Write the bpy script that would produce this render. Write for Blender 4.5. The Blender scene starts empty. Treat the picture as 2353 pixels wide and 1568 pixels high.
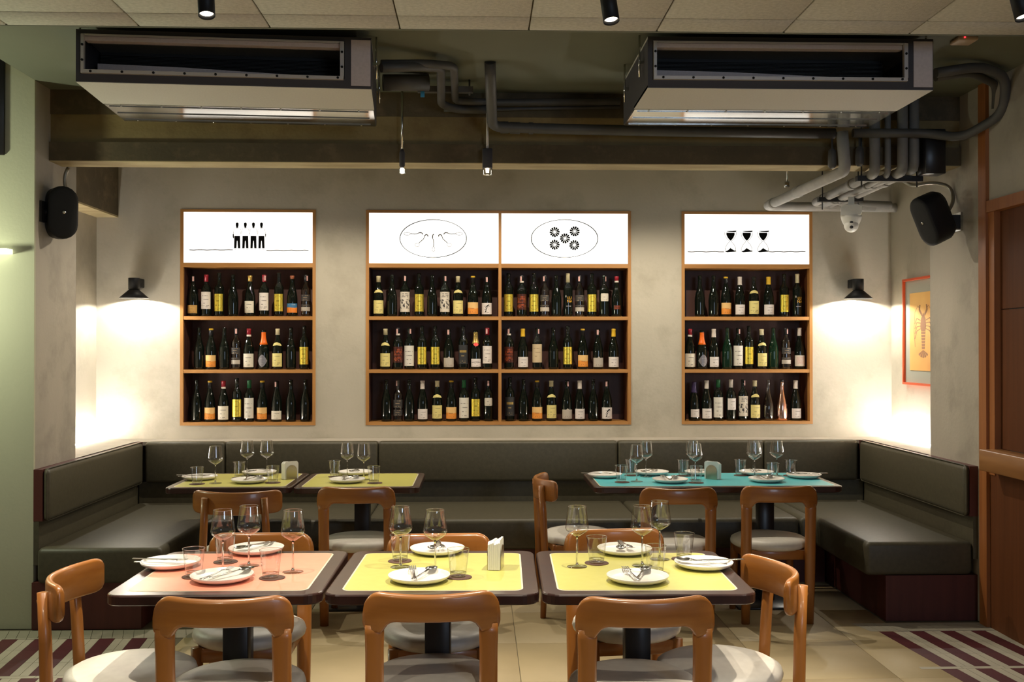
import bpy, bmesh, math, random
from mathutils import Vector, Matrix
random.seed(7)
PI = math.pi
sc = bpy.context.scene
COL = sc.collection

# ------------------------------------------------------------------ camera
F, EYE, VX, VY = 2350.0, 1.57, 1100.0, 800.0
TH = math.atan((1176.5 - VX) / F)
PH = math.atan((VY - 784.0) * math.cos(TH) / F)
FW = Vector((math.sin(TH) * math.cos(PH), math.cos(TH) * math.cos(PH), math.sin(PH)))
RT = Vector((math.cos(TH), -math.sin(TH), 0.0))
UP = RT.cross(FW)
EYEP = Vector((0, 0, EYE))
cam_d = bpy.data.cameras.new('camera')
cam_d.sensor_width = 36.0
cam_d.sensor_fit = 'HORIZONTAL'
cam_d.lens = F / 2353.0 * 36.0
cam_d.clip_start = 0.05
cam = bpy.data.objects.new('camera', cam_d)
COL.objects.link(cam)
cam.matrix_world = Matrix((
    (RT.x, UP.x, -FW.x, 0), (RT.y, UP.y, -FW.y, 0), (RT.z, UP.z, -FW.z, EYE), (0, 0, 0, 1)))
sc.camera = cam

# ------------------------------------------------------------------ world, exposure, lamps
w = bpy.data.worlds.new('world'); sc.world = w; w.use_nodes = True
bg = w.node_tree.nodes['Background']
bg.inputs[0].default_value = (1.0, 0.90, 0.74, 1)
bg.inputs[1].default_value = 0.075
sc.view_settings.view_transform = 'Standard'
sc.view_settings.look = 'None'
sc.view_settings.gamma = 1.0
sc.view_settings.use_curve_mapping = False
sc.view_settings.exposure = 0.5

WARM = (1.0, 0.89, 0.71)
def spot_lamp(name, loc, target, watts, angle, blend=0.3, size=0.02, col=WARM, parent=None):
    d = bpy.data.lights.new(name, 'SPOT'); d.energy = watts; d.color = col
    d.spot_size = math.radians(angle); d.spot_blend = blend; d.shadow_soft_size = size
    o = bpy.data.objects.new(name, d); COL.objects.link(o)
    o.location = loc
    o.rotation_euler = (Vector(target) - Vector(loc)).to_track_quat('-Z', 'Y').to_euler()
    if parent: o.parent = parent
    return o
def point_lamp(name, loc, watts, size=0.02, col=WARM):
    d = bpy.data.lights.new(name, 'POINT'); d.energy = watts; d.color = col; d.shadow_soft_size = size
    o = bpy.data.objects.new(name, d); COL.objects.link(o); o.location = loc
    return o

# track lamps over the front tables (the three drawn below hang here) and along the room behind
SPOTS = [(475, 36, 3.6), (1405, 49, 3.6), (2352, 42, 3.6)]
SPOT_W = 136
REAR_SPOTS = [(-1.4, 1.6), (0.3, 1.5), (2.0, 1.7)]
REAR_W = 44
HANG_W = 5
SCONCE_W = 20
LED_STRENGTH = 120.0
LIGHTBOX_STRENGTH = 0.95
WALLBAR_STRENGTH = 1.5
# downlights of the alcove, up behind the concrete beam
ALCOVE = [(-1.20, 6.65, 2.87, 62), (1.30, 6.65, 2.87, 66), (0.15, 6.95, 2.87, 36)]
for _x, _y, _z, _w in ALCOVE: spot_lamp('alcove_light', (_x, _y, _z), (_x, _y - 0.02, 0), _w, 150, 0.5, 0.015)
# green tinted lamp of the neighbouring room, left of the frame
point_lamp('side_room_light', (-3.30, 5.30, 1.95), 38, 0.08, (0.93, 1.0, 0.72))
# added cool fill light behind, right: blue tints on bottles and units
_d = bpy.data.lights.new('cool_fill_light', 'AREA'); _d.energy = 30; _d.color = (0.62, 0.78, 1.0); _d.size = 1.2
_o = bpy.data.objects.new('cool_fill_light', _d); COL.objects.link(_o); _o.location = (2.3, -1.6, 2.2)
_o.rotation_euler = (Vector((0.3, 5, 2.2)) - Vector((2.3, -1.6, 2.2))).to_track_quat('-Z', 'Y').to_euler()

def ray(u, v): return FW + RT * ((u - 1176.5) / F) - UP * ((v - 784.0) / F)
def at_depth(u, v, Y): d = ray(u, v); return EYEP + d * (Y / d.y)
def at_height(u, v, Z): d = ray(u, v); return EYEP + d * ((Z - EYE) / d.z)
def at_side(u, v, X): d = ray(u, v); return EYEP + d * (X / d.x)

# ------------------------------------------------------------------ materials
def new_mat(name):
    m = bpy.data.materials.new(name); m.use_nodes = True
    nt = m.node_tree
    b = nt.nodes['Principled BSDF']
    return m, nt, b
def rgba(c): return (c[0], c[1], c[2], 1.0)
def mat(name, col, rough=0.5, metal=0.0, spec=0.5, coat=0.0, emit=None, strength=0.0, aniso=0.0):
    m, nt, b = new_mat(name)
    b.inputs['Base Color'].default_value = rgba(col)
    b.inputs['Roughness'].default_value = rough
    b.inputs['Metallic'].default_value = metal
    b.inputs['Specular IOR Level'].default_value = spec
    b.inputs['Coat Weight'].default_value = coat
    b.inputs['Coat Roughness'].default_value = 0.08
    b.inputs['Anisotropic'].default_value = aniso
    if emit:
        b.inputs['Emission Color'].default_value = rgba(emit)
        b.inputs['Emission Strength'].default_value = strength
    return m
def N(nt, t, **kw):
    n = nt.nodes.new(t)
    for k, v in kw.items(): setattr(n, k, v)
    return n
def mixcol(nt, fac, a, b):
    n = N(nt, 'ShaderNodeMix', data_type='RGBA')
    if isinstance(fac, (int, float)): n.inputs[0].default_value = fac
    else: nt.links.new(fac, n.inputs[0])
    for i, x in ((6, a), (7, b)):
        if isinstance(x, tuple): n.inputs[i].default_value = rgba(x)
        else: nt.links.new(x, n.inputs[i])
    return n.outputs[2]
def noisy(name, c1, c2, scale=(3, 3, 3), detail=5, lo=0.35, hi=0.65, rough=0.8, bump=0.0, bscale=60, metal=0.0, spec=0.5, c3=None, s3=1.3, coat=0.0, rough2=None):
    m, nt, b = new_mat(name)
    tc = N(nt, 'ShaderNodeTexCoord'); mp = N(nt, 'ShaderNodeMapping')
    mp.inputs['Scale'].default_value = scale
    nt.links.new(tc.outputs['Object'], mp.inputs[0])
    no = N(nt, 'ShaderNodeTexNoise'); no.inputs['Scale'].default_value = 1.0; no.inputs['Detail'].default_value = detail
    nt.links.new(mp.outputs[0], no.inputs['Vector'])
    mr = N(nt, 'ShaderNodeMapRange'); mr.inputs[1].default_value = lo; mr.inputs[2].default_value = hi
    nt.links.new(no.outputs['Fac'], mr.inputs[0])
    col = mixcol(nt, mr.outputs[0], c1, c2)
    if c3:
        n3 = N(nt, 'ShaderNodeTexNoise'); n3.inputs['Scale'].default_value = s3; n3.inputs['Detail'].default_value = 8
        n3.inputs['Roughness'].default_value = 0.65
        nt.links.new(tc.outputs['Object'], n3.inputs['Vector'])
        m3 = N(nt, 'ShaderNodeMapRange'); m3.inputs[1].default_value = 0.5; m3.inputs[2].default_value = 0.72
        nt.links.new(n3.outputs['Fac'], m3.inputs[0])
        col = mixcol(nt, m3.outputs[0], col, c3)
    nt.links.new(col, b.inputs['Base Color'])
    b.inputs['Roughness'].default_value = rough; b.inputs['Metallic'].default_value = metal
    b.inputs['Specular IOR Level'].default_value = spec
    b.inputs['Coat Weight'].default_value = coat; b.inputs['Coat Roughness'].default_value = 0.12
    if bump:
        nb = N(nt, 'ShaderNodeTexNoise'); nb.inputs['Scale'].default_value = bscale; nb.inputs['Detail'].default_value = 4
        nt.links.new(tc.outputs['Object'], nb.inputs['Vector'])
        bp = N(nt, 'ShaderNodeBump'); bp.inputs['Strength'].default_value = bump; bp.inputs['Distance'].default_value = 0.004
        nt.links.new(nb.outputs['Fac'], bp.inputs['Height'])
        nt.links.new(bp.outputs[0], b.inputs['Normal'])
    return m
def thin_glass(name, tint=(0.97, 0.98, 0.97), edge=(0.55, 0.58, 0.56), base=0.05, rough=0.01):
    m = bpy.data.materials.new(name); m.use_nodes = True
    nt = m.node_tree; nt.nodes.clear()
    out = N(nt, 'ShaderNodeOutputMaterial'); mx = N(nt, 'ShaderNodeMixShader')
    tr = N(nt, 'ShaderNodeBsdfTransparent'); gl = N(nt, 'ShaderNodeBsdfGlossy'); gl.inputs['Roughness'].default_value = rough
    lw = N(nt, 'ShaderNodeLayerWeight'); lw.inputs[0].default_value = 0.5
    p = N(nt, 'ShaderNodeMath', operation='POWER'); nt.links.new(lw.outputs['Facing'], p.inputs[0]); p.inputs[1].default_value = 2.6
    ml = N(nt, 'ShaderNodeMath', operation='MULTIPLY_ADD'); nt.links.new(p.outputs[0], ml.inputs[0]); ml.inputs[1].default_value = 0.6; ml.inputs[2].default_value = base
    nt.links.new(ml.outputs[0], mx.inputs[0])
    p2 = N(nt, 'ShaderNodeMath', operation='POWER'); nt.links.new(lw.outputs['Facing'], p2.inputs[0]); p2.inputs[1].default_value = 4.0
    nt.links.new(mixcol(nt, p2.outputs[0], tint, edge), tr.inputs[0])
    nt.links.new(tr.outputs[0], mx.inputs[1]); nt.links.new(gl.outputs[0], mx.inputs[2]); nt.links.new(mx.outputs[0], out.inputs[0])
    return m

M = {}
M['plaster'] = noisy('plaster', (0.40, 0.36, 0.285), (0.49, 0.445, 0.36), (1.6, 1.6, 0.9), 8, 0.3, 0.7, 0.75, 0.25, 45, c3=(0.34, 0.305, 0.235), s3=2.2)
M['plaster_grey'] = noisy('plaster_grey', (0.36, 0.325, 0.27), (0.46, 0.41, 0.34), (2.5, 2.5, 1.0), 8, 0.3, 0.7, 0.7, 0.25, 45, c3=(0.29, 0.26, 0.215), s3=3.0)
M['plaster_green'] = noisy('plaster_green', (0.42, 0.42, 0.30), (0.48, 0.47, 0.34), (1.5, 1.5, 0.8), 6, 0.3, 0.7, 0.7, 0.15, 60)
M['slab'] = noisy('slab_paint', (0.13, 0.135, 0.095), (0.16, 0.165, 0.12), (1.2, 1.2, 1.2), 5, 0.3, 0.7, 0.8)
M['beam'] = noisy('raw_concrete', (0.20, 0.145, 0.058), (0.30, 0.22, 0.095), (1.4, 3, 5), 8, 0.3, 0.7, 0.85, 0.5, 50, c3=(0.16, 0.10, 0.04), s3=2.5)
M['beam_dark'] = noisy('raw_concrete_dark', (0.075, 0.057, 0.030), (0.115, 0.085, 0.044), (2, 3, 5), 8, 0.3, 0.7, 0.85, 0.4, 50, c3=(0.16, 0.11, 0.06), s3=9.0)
M['beam_edge_lit'] = noisy('raw_concrete_lit_edge', (0.34, 0.26, 0.13), (0.46, 0.37, 0.20), (3, 8, 3), 8, 0.35, 0.65, 0.85, 0.5, 50)  # same concrete, lightened: the lit underside is put into the colour
M['acoustic'] = noisy('acoustic_board', (0.44, 0.42, 0.375), (0.57, 0.54, 0.485), (60, 60, 60), 3, 0.3, 0.7, 0.95, 0.6, 160)
M['tile_tan'] = noisy('tan_tile', (0.37, 0.29, 0.16), (0.41, 0.32, 0.18), (4, 4, 4), 5, 0.3, 0.7, 0.55, 0.05, 30)
M['tile_white'] = noisy('white_tile', (0.36, 0.33, 0.26), (0.43, 0.39, 0.30), (7, 7, 7), 3, 0.3, 0.7, 0.5)
M['tile_red'] = noisy('maroon_tile', (0.060, 0.010, 0.014), (0.085, 0.014, 0.018), (7, 7, 7), 3, 0.3, 0.7, 0.5)
M['grout'] = mat('grout', (0.13, 0.11, 0.07), 0.9)
M['chairwood'] = noisy('orange_beech', (0.25, 0.083, 0.013), (0.34, 0.124, 0.022), (7, 7, 1.6), 6, 0.3, 0.7, 0.38, 0.0, coat=0.25)
M['boardwood'] = noisy('orange_beech_board', (0.24, 0.080, 0.012), (0.36, 0.134, 0.024), (2.5, 8, 22), 6, 0.3, 0.7, 0.36, 0.0, coat=0.3)
M['oak'] = noisy('oak', (0.34, 0.15, 0.035), (0.46, 0.22, 0.06), (2, 30, 30), 6, 0.3, 0.7, 0.5)
M['oak_dark'] = noisy('oak_counter', (0.22, 0.09, 0.022), (0.30, 0.135, 0.036), (30, 3, 30), 6, 0.3, 0.7, 0.45)
M['oak_v'] = noisy('oak_upright', (0.34, 0.15, 0.035), (0.46, 0.22, 0.06), (30, 30, 2), 6, 0.3, 0.7, 0.5)
M['wood_red'] = noisy('red_brown_veneer', (0.095, 0.032, 0.011), (0.125, 0.042, 0.014), (35, 35, 1.2), 5, 0.3, 0.7, 0.55, spec=0.2)
M['wood_trim'] = noisy('warm_trim', (0.26, 0.085, 0.022), (0.34, 0.125, 0.034), (30, 30, 1.5), 5, 0.3, 0.7, 0.45)
M['cabinet_back'] = noisy('dark_veneer', (0.050, 0.017, 0.012), (0.068, 0.023, 0.016), (40, 40, 1.5), 5, 0.3, 0.7, 0.5)
M['plinth'] = noisy('maroon_plinth', (0.075, 0.016, 0.012), (0.10, 0.022, 0.016), (30, 30, 2), 5, 0.3, 0.7, 0.5)
M['leather'] = noisy('olive_leather', (0.064, 0.056, 0.034), (0.080, 0.070, 0.043), (40, 40, 40), 3, 0.3, 0.7, 0.48, 0.15, 220)
M['seatcloth'] = noisy('cream_vinyl', (0.60, 0.56, 0.50), (0.66, 0.62, 0.55), (30, 30, 30), 3, 0.3, 0.7, 0.45, 0.08, 200)
M['tabletrim'] = noisy('mahogany_edge', (0.026, 0.010, 0.008), (0.042, 0.015, 0.011), (20, 20, 4), 5, 0.3, 0.7, 0.28, coat=0.4)
M['steelline'] = mat('pale_inlay', (0.62, 0.56, 0.42), 0.35)
M['yellow'] = noisy('yellow_laminate', (0.50, 0.465, 0.115), (0.53, 0.495, 0.13), (30, 30, 30), 3, 0.3, 0.7, 0.32)
M['pink'] = noisy('coral_laminate', (0.80, 0.285, 0.185), (0.83, 0.31, 0.205), (30, 30, 30), 3, 0.3, 0.7, 0.32)
M['blue'] = noisy('turquoise_laminate', (0.09, 0.48, 0.53), (0.10, 0.51, 0.56), (30, 30, 30), 3, 0.3, 0.7, 0.32)
M['black'] = mat('black_paint', (0.008, 0.008, 0.009), 0.5, spec=0.3)
M['blackmesh'] = mat('speaker_cloth', (0.008, 0.008, 0.009), 0.75)
M['blackmetal'] = mat('black_metal', (0.014, 0.013, 0.014), 0.35)
M['darkgrey'] = mat('dark_grey_foam', (0.055, 0.050, 0.055), 0.7)
M['pipe'] = noisy('pipe_paint_shaded', (0.070, 0.065, 0.060), (0.088, 0.082, 0.075), (8, 8, 8), 4, 0.3, 0.7, 0.55)  # one light grey paint, darkened here for pipes running in shade
M['pipe_half_lit'] = noisy('pipe_paint_half_lit', (0.21, 0.20, 0.18), (0.26, 0.245, 0.225), (10, 10, 10), 5, 0.3, 0.7, 0.6)  # same pipe paint, half lit tone put into the colour for the risers
M['pipe_lit'] = noisy('pipe_paint_lit', (0.30, 0.285, 0.26), (0.38, 0.36, 0.33), (10, 10, 10), 5, 0.3, 0.7, 0.6)  # same pipe paint, lit tone put into the colour
M['galv'] = noisy('galvanised_steel', (0.55, 0.55, 0.53), (0.68, 0.68, 0.65), (6, 60, 60), 4, 0.3, 0.7, 0.115, metal=1.0)
M['galvdull'] = noisy('dull_coated_steel', (0.50, 0.47, 0.42), (0.55, 0.52, 0.46), (120, 120, 120), 2, 0.3, 0.7, 0.6)
M['galvfront'] = mat('zinc_frame', (0.62, 0.58, 0.56), 0.35, 0.3)
M['lilac'] = noisy('lilac_grey_panel', (0.60, 0.51, 0.485), (0.66, 0.56, 0.535), (90, 90, 90), 2, 0.3, 0.7, 0.6)
M['fin'] = mat('coil_fins', (0.02, 0.02, 0.02), 0.6)
M['white'] = mat('white_plastic', (0.72, 0.70, 0.65), 0.4)
M['porcelain'] = mat('glazed_stoneware', (0.78, 0.74, 0.68), 0.25)
M['paper'] = mat('white_napkin', (0.82, 0.80, 0.75), 0.85)
M['brass'] = mat('holder_steel', (0.55, 0.50, 0.36), 0.25, 0.9)
M['steel'] = mat('cutlery_steel', (0.70, 0.69, 0.67), 0.16, 1.0)
M['chrome'] = mat('bright_metal', (0.7, 0.68, 0.62), 0.2, 1.0)
M['coaster'] = mat('brown_coaster', (0.10, 0.045, 0.03), 0.7)
M['glass'] = thin_glass('clear_glass', (0.985, 0.985, 0.98), (0.76, 0.77, 0.75), 0.13)
M['basethin'] = thin_glass('tumbler_base_glass', (0.95, 0.96, 0.94), (0.62, 0.64, 0.61), 0.14, 0.02)
M['glassbase'], _nt, _b = new_mat('thick_glass')
_b.inputs['Transmission Weight'].default_value = 1.0; _b.inputs['Roughness'].default_value = 0.0; _b.inputs['IOR'].default_value = 1.48
M['bottleglass'] = mat('dark_bottle_glass', (0.004, 0.006, 0.004), 0.04, 0.0, 0.45)
M['greenglass'] = mat('green_bottle_glass', (0.004, 0.018, 0.008), 0.05, 0.0, 0.5)
M['clearbottle'] = thin_glass('clear_bottle_glass', (0.62, 0.60, 0.56), (0.22, 0.22, 0.21), 0.10, 0.03)
M['rosegold'] = mat('rose_gold_foil', (0.85, 0.52, 0.42), 0.16, 1.0)
M['lightbox'] = mat('lit_acrylic', (0.9, 0.9, 0.9), 0.5, emit=(1.0, 0.97, 0.90), strength=LIGHTBOX_STRENGTH)
M['ink'] = mat('print_ink', (0.006, 0.006, 0.006), 0.9, spec=0.0)
M['ink_grey'] = mat('print_grey', (0.10, 0.085, 0.075), 0.9, spec=0.0)
M['ink_brown'] = mat('print_brown', (0.045, 0.030, 0.022), 0.9, spec=0.0)
M['lampglow'] = mat('lamp_lens', (1, 1, 1), 0.5, emit=(1.0, 0.88, 0.68), strength=9.0)
M['led'] = mat('led_strip', (1, 1, 1), 0.5, emit=(1.0, 0.97, 0.90), strength=LED_STRENGTH)
M['ledgreen'] = mat('led_bar', (1, 1, 1), 0.5, emit=(0.93, 1.0, 0.70), strength=WALLBAR_STRENGTH)
M['redled'] = mat('red_indicator', (0.3, 0, 0), 0.4, emit=(1, 0.02, 0.03), strength=3)
M['frame_red'] = mat('vermilion_frame', (0.62, 0.085, 0.02), 0.4)
M['mount'] = mat('grey_mount', (0.36, 0.36, 0.30), 0.8)
M['art'] = noisy('orange_print', (0.72, 0.34, 0.10), (0.80, 0.48, 0.14), (3, 3, 3), 2, 0.3, 0.7, 0.8)
M['art_ink'] = mat('lobster_ink', (0.34, 0.17, 0.085), 0.9)
M['flex'] = mat('flexible_conduit', (0.30, 0.28, 0.24), 0.35, 0.9)
M['tagblue'] = mat('blue_tag', (0.05, 0.30, 0.55), 0.5)
M['tagpink'] = mat('pink_tax_strip', (0.62, 0.36, 0.33), 0.7)
M['cream_plastic'] = mat('cream_plastic', (0.50, 0.36, 0.24), 0.5)
M['orangewire'] = mat('orange_label', (0.42, 0.20, 0.09), 0.6)

# ------------------------------------------------------------------ mesh helpers
class MB:
    def __init__(s): s.v = []; s.f = []; s.sm = []; s.uv = None
    def add(s, vs, fs, smooth=False):
        o = len(s.v); s.v += [tuple(p) for p in vs]
        s.f += [tuple(i + o for i in f) for f in fs]; s.sm += [smooth] * len(fs)
        return s
    def box(s, x0, x1, y0, y1, z0, z1):
        vs = [(x0, y0, z0), (x1, y0, z0), (x1, y1, z0), (x0, y1, z0), (x0, y0, z1), (x1, y0, z1), (x1, y1, z1), (x0, y1, z1)]
        return s.add(vs, [(3, 2, 1, 0), (4, 5, 6, 7), (0, 1, 5, 4), (1, 2, 6, 5), (2, 3, 7, 6), (3, 0, 4, 7)])
    def rbox(s, x0, x1, y0, y1, z0, z1, r=0.01, seg=2):
        bm = bmesh.new()
        bmesh.ops.create_cube(bm, size=1.0)
        for v in bm.verts:
            v.co = Vector(((x0 + x1) / 2 + v.co.x * (x1 - x0), (y0 + y1) / 2 + v.co.y * (y1 - y0), (z0 + z1) / 2 + v.co.z * (z1 - z0)))
        bmesh.ops.bevel(bm, geom=bm.edges[:], offset=r, segments=seg, profile=0.5, affect='EDGES')
        bm.verts.index_update()
        s.add([v.co for v in bm.verts], [[v.index for v in f.verts] for f in bm.faces], True); bm.free()
        return s
    def lathe(s, prof, n=24, c=(0, 0, 0), cap0=True, cap1=True, a0=0.0, a1=2 * PI, smooth=True):
        full = abs(a1 - a0 - 2 * PI) < 1e-6
        m = n if full else n + 1
        vs = []; fs = []
        for r, z in prof:
            for k in range(m):
                a = a0 + (a1 - a0) * k / n
                vs.append((c[0] + r * math.cos(a), c[1] + r * math.sin(a), c[2] + z))
        for i in range(len(prof) - 1):
            for k in range(n):
                k2 = (k + 1) % m
                fs.append((i * m + k, i * m + k2, (i + 1) * m + k2, (i + 1) * m + k))
        s.add(vs, fs, smooth)
        if full and cap0 and prof[0][0] > 1e-6: s.f.append(tuple(len(s.v) - len(vs) + k for k in reversed(range(m)))); s.sm.append(False)
        if full and cap1 and prof[-1][0] > 1e-6: s.f.append(tuple(len(s.v) - m + k for k in range(m))); s.sm.append(False)
        return s
    def tube(s, pts, r, n=12, cap=True, bend=0.0, bseg=5):
        pts = [Vector(p) for p in pts]
        if bend > 0 and len(pts) > 2:
            q = [pts[0]]
            for i in range(1, len(pts) - 1):
                a = pts[i - 1] - pts[i]; b = pts[i + 1] - pts[i]
                d = min(bend, a.length * 0.49, b.length * 0.49)
                p0 = pts[i] + a.normalized() * d; p1 = pts[i] + b.normalized() * d
                for k in range(bseg + 1):
                    t = k / bseg
                    q.append(p0 * (1 - t) ** 2 + pts[i] * 2 * t * (1 - t) + p1 * t ** 2)
            q.append(pts[-1]); pts = q
        rs = r if isinstance(r, (list, tuple)) else [r] * len(pts)
        t0 = (pts[1] - pts[0]).normalized()
        ref = Vector((0, 0, 1)) if abs(t0.z) < 0.9 else Vector((1, 0, 0))
        nrm = (ref - t0 * ref.dot(t0)).normalized()
        vs = []; fs = []
        for i, p in enumerate(pts):
            if i == 0: t = pts[1] - pts[0]
            elif i == len(pts) - 1: t = pts[-1] - pts[-2]
            else: t = (pts[i + 1] - pts[i]).normalized() + (pts[i] - pts[i - 1]).normalized()
            t.normalize()
            nrm = (nrm - t * nrm.dot(t)).normalized(); bi = t.cross(nrm)
            for k in range(n):
                a = 2 * PI * k / n
                vs.append(p + nrm * (rs[i] * math.cos(a)) + bi * (rs[i] * math.sin(a)))
        for i in range(len(pts) - 1):
            for k in range(n):
                fs.append((i * n + k, i * n + (k + 1) % n, (i + 1) * n + (k + 1) % n, (i + 1) * n + k))
        s.add(vs, fs, True)
        if cap:
            o = len(s.v) - len(vs)
            s.f.append(tuple(o + k for k in reversed(range(n)))); s.sm.append(False)
            s.f.append(tuple(len(s.v) - n + k for k in range(n))); s.sm.append(False)
        return s
    def prism(s, poly, a, b, axis='y'):
        n = len(poly)
        def P(p, t): return (p[0], t, p[1]) if axis == 'y' else ((t, p[0], p[1]) if axis == 'x' else (p[0], p[1], t))
        vs = [P(p, a) for p in poly] + [P(p, b) for p in poly]
        fs = [tuple(range(n)), tuple(reversed(range(n, 2 * n)))] + [(i, i + n, (i + 1) % n + n, (i + 1) % n) for i in range(n)]
        return s.add(vs, fs)
    def sphere(s, c, r, n=16, m=8, sc3=(1, 1, 1)):
        prof = []
        vs = []; fs = []
        for i in range(m + 1):
            p = PI * i / m
            for k in range(n):
                a = 2 * PI * k / n
                vs.append((c[0] + r * sc3[0] * math.sin(p) * math.cos(a), c[1] + r * sc3[1] * math.sin(p) * math.sin(a), c[2] - r * sc3[2] * math.cos(p)))
        for i in range(m):
            for k in range(n):
                fs.append((i * n + k, i * n + (k + 1) % n, (i + 1) * n + (k + 1) % n, (i + 1) * n + k))
        return s.add(vs, fs, True)
    def move(s, mtx):
        s.v = [tuple(mtx @ Vector(p)) for p in s.v]; return s
    def mesh(s, name, m, fix=True):
        me = bpy.data.meshes.new(name)
        me.from_pydata(s.v, [], s.f)
        me.polygons.foreach_set('use_smooth', s.sm)
        if s.uv:
            ul = me.uv_layers.new(name='UVMap')
            for l in me.loops: ul.data[l.index].uv = s.uv[l.vertex_index]
        if fix:
            bm = bmesh.new(); bm.from_mesh(me)
            bmesh.ops.recalc_face_normals(bm, faces=bm.faces[:])
            bm.to_mesh(me); bm.free()
        me.materials.append(m); me.update()
        return me
    def build(s, name, m, parent=None, fix=True):
        return link(name, s.mesh(name, m, fix), parent)
def link(name, me, parent=None, loc=None, rz=None):
    o = bpy.data.objects.new(name, me); COL.objects.link(o)
    if parent: o.parent = parent
    if loc is not None: o.location = loc
    if rz is not None: o.rotation_euler = (0, 0, rz)
    return o
MESH = {}
def cached(key, fn):
    if key not in MESH: MESH[key] = fn()
    return MESH[key]
LABELS = {}
def tag(o, label, cat, group=None, kind=None):
    if LABELS.get(label): print('DUPLICATE LABEL', label)
    LABELS[label] = 1
    n = len(label.split())
    if n < 4 or n > 16: print('LABEL LENGTH', n, label)
    o['label'] = label; o['category'] = cat
    if group: o['group'] = group
    if kind: o['kind'] = kind
    return o
def thing(name, label, cat, loc=(0, 0, 0), rz=0.0, group=None):
    o = bpy.data.objects.new(name, None); COL.objects.link(o)
    o.empty_display_size = 0.05
    o.location = loc; o.rotation_euler = (0, 0, rz)
    return tag(o, label, cat, group)
def structure(o, label=None, cat=None):
    o['kind'] = 'structure'
    if label: o['label'] = label
    if cat: o['category'] = cat
    return o
def dup(root, loc, rz, label, group=None):
    if LABELS.get(label): print('DUPLICATE LABEL', label)
    LABELS[label] = 1
    r = root.copy(); COL.objects.link(r); r.location = loc; r.rotation_euler = (0, 0, rz); r['label'] = label
    if group: r['group'] = group
    for ch in list(root.children):
        c = ch.copy(); COL.objects.link(c); c.parent = r
        for g in list(ch.children):
            d = g.copy(); COL.objects.link(d); d.parent = c
    return r

# ------------------------------------------------------------------ room numbers
XL, XR = -2.487, 2.873          # faces of the side piers
YPL0, YPL1 = 5.806, 6.40        # left pier, near and far edge
YPR0, YPR1 = 5.77, 6.42
XLA, XRA = -2.86, 3.166         # alcove side walls
YW = 7.75                       # back wall
ZS = 3.072                      # slab underside
ZB = 2.653                      # beam underside
ZP, YP = 2.95, 4.43             # acoustic ceiling
CABS = [(-2.238, -1.228), (-0.851, 1.158), (1.546, 2.553)]
CZ0, CZ1 = 0.988, 2.612

# walls
mb = MB()
xs = [XLA - 0.3] + [x for c in CABS for x in c] + [XRA + 0.3]
for i in range(0, len(xs), 2): mb.box(xs[i], xs[i + 1], YW, YW + 0.3, CZ0, CZ1)
mb.box(xs[0], xs[-1], YW, YW + 0.3, 0, CZ0); mb.box(xs[0], xs[-1], YW, YW + 0.3, CZ1, 3.4)
structure(mb.build('wall_back', M['plaster']))
mb = MB(); mb.box(-6.5, XL, YPL0, YPL0 + 0.02, 0, 4.2)
structure(mb.build('wall_left_front', M['plaster_green']))
mb = MB(); mb.box(-6.5, XL, YPL0 + 0.02, YPL1, 0, 4.2)
wl = structure(mb.build('wall_left', M['plaster_grey']))
mb = MB(); mb.box(XLA - 0.3, XLA, YPL1, YW, 0, 3.4)
mb.build('alcove_wall', M['plaster'], wl)
mb = MB(); mb.box(XR, XR + 0.6, YPR0 - 0.02, YPR1, 0, 3.6)
wr = structure(mb.build('wall_right', M['plaster_grey']))
mb = MB(); mb.box(XRA, XRA + 0.3, YPR1, YW, 0, 3.4)
mb.build('alcove_wall', M['plaster'], wr)
HZ = 2.275
mb = MB(); mb.box(XR, XR + 0.6, -2.5, YPR0 - 0.02, HZ + 0.1, 3.6)
mb.build('upper_wall', M['plaster_grey'], wr)

# slab, beam
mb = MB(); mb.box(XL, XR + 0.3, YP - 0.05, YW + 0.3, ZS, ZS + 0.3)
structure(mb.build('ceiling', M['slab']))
mb = MB(); mb.box(-6.5, XL, -2.5, YPL1, 4.0, 4.1)
structure(mb.build('ceiling_left', M['plaster_green']))
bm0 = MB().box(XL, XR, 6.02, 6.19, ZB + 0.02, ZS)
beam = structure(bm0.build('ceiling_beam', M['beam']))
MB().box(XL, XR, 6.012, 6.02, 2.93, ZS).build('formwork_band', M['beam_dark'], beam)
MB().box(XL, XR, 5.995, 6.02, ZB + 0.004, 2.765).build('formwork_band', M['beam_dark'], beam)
MB().box(XL, XR, 5.998, 6.19, ZB, ZB + 0.02).build('beam_soffit', M['beam_edge_lit'], beam)
# stub beam on the left alcove wall
p0 = at_depth(172, 385, 6.9); p1 = at_depth(247, 385, 7.55)
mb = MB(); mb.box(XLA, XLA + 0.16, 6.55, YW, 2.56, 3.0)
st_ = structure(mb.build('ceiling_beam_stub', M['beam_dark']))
MB().box(XLA, XLA + 0.16, 6.55, YW, 2.548, 2.56).build('beam_soffit', M['beam_edge_lit'], st_)

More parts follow.
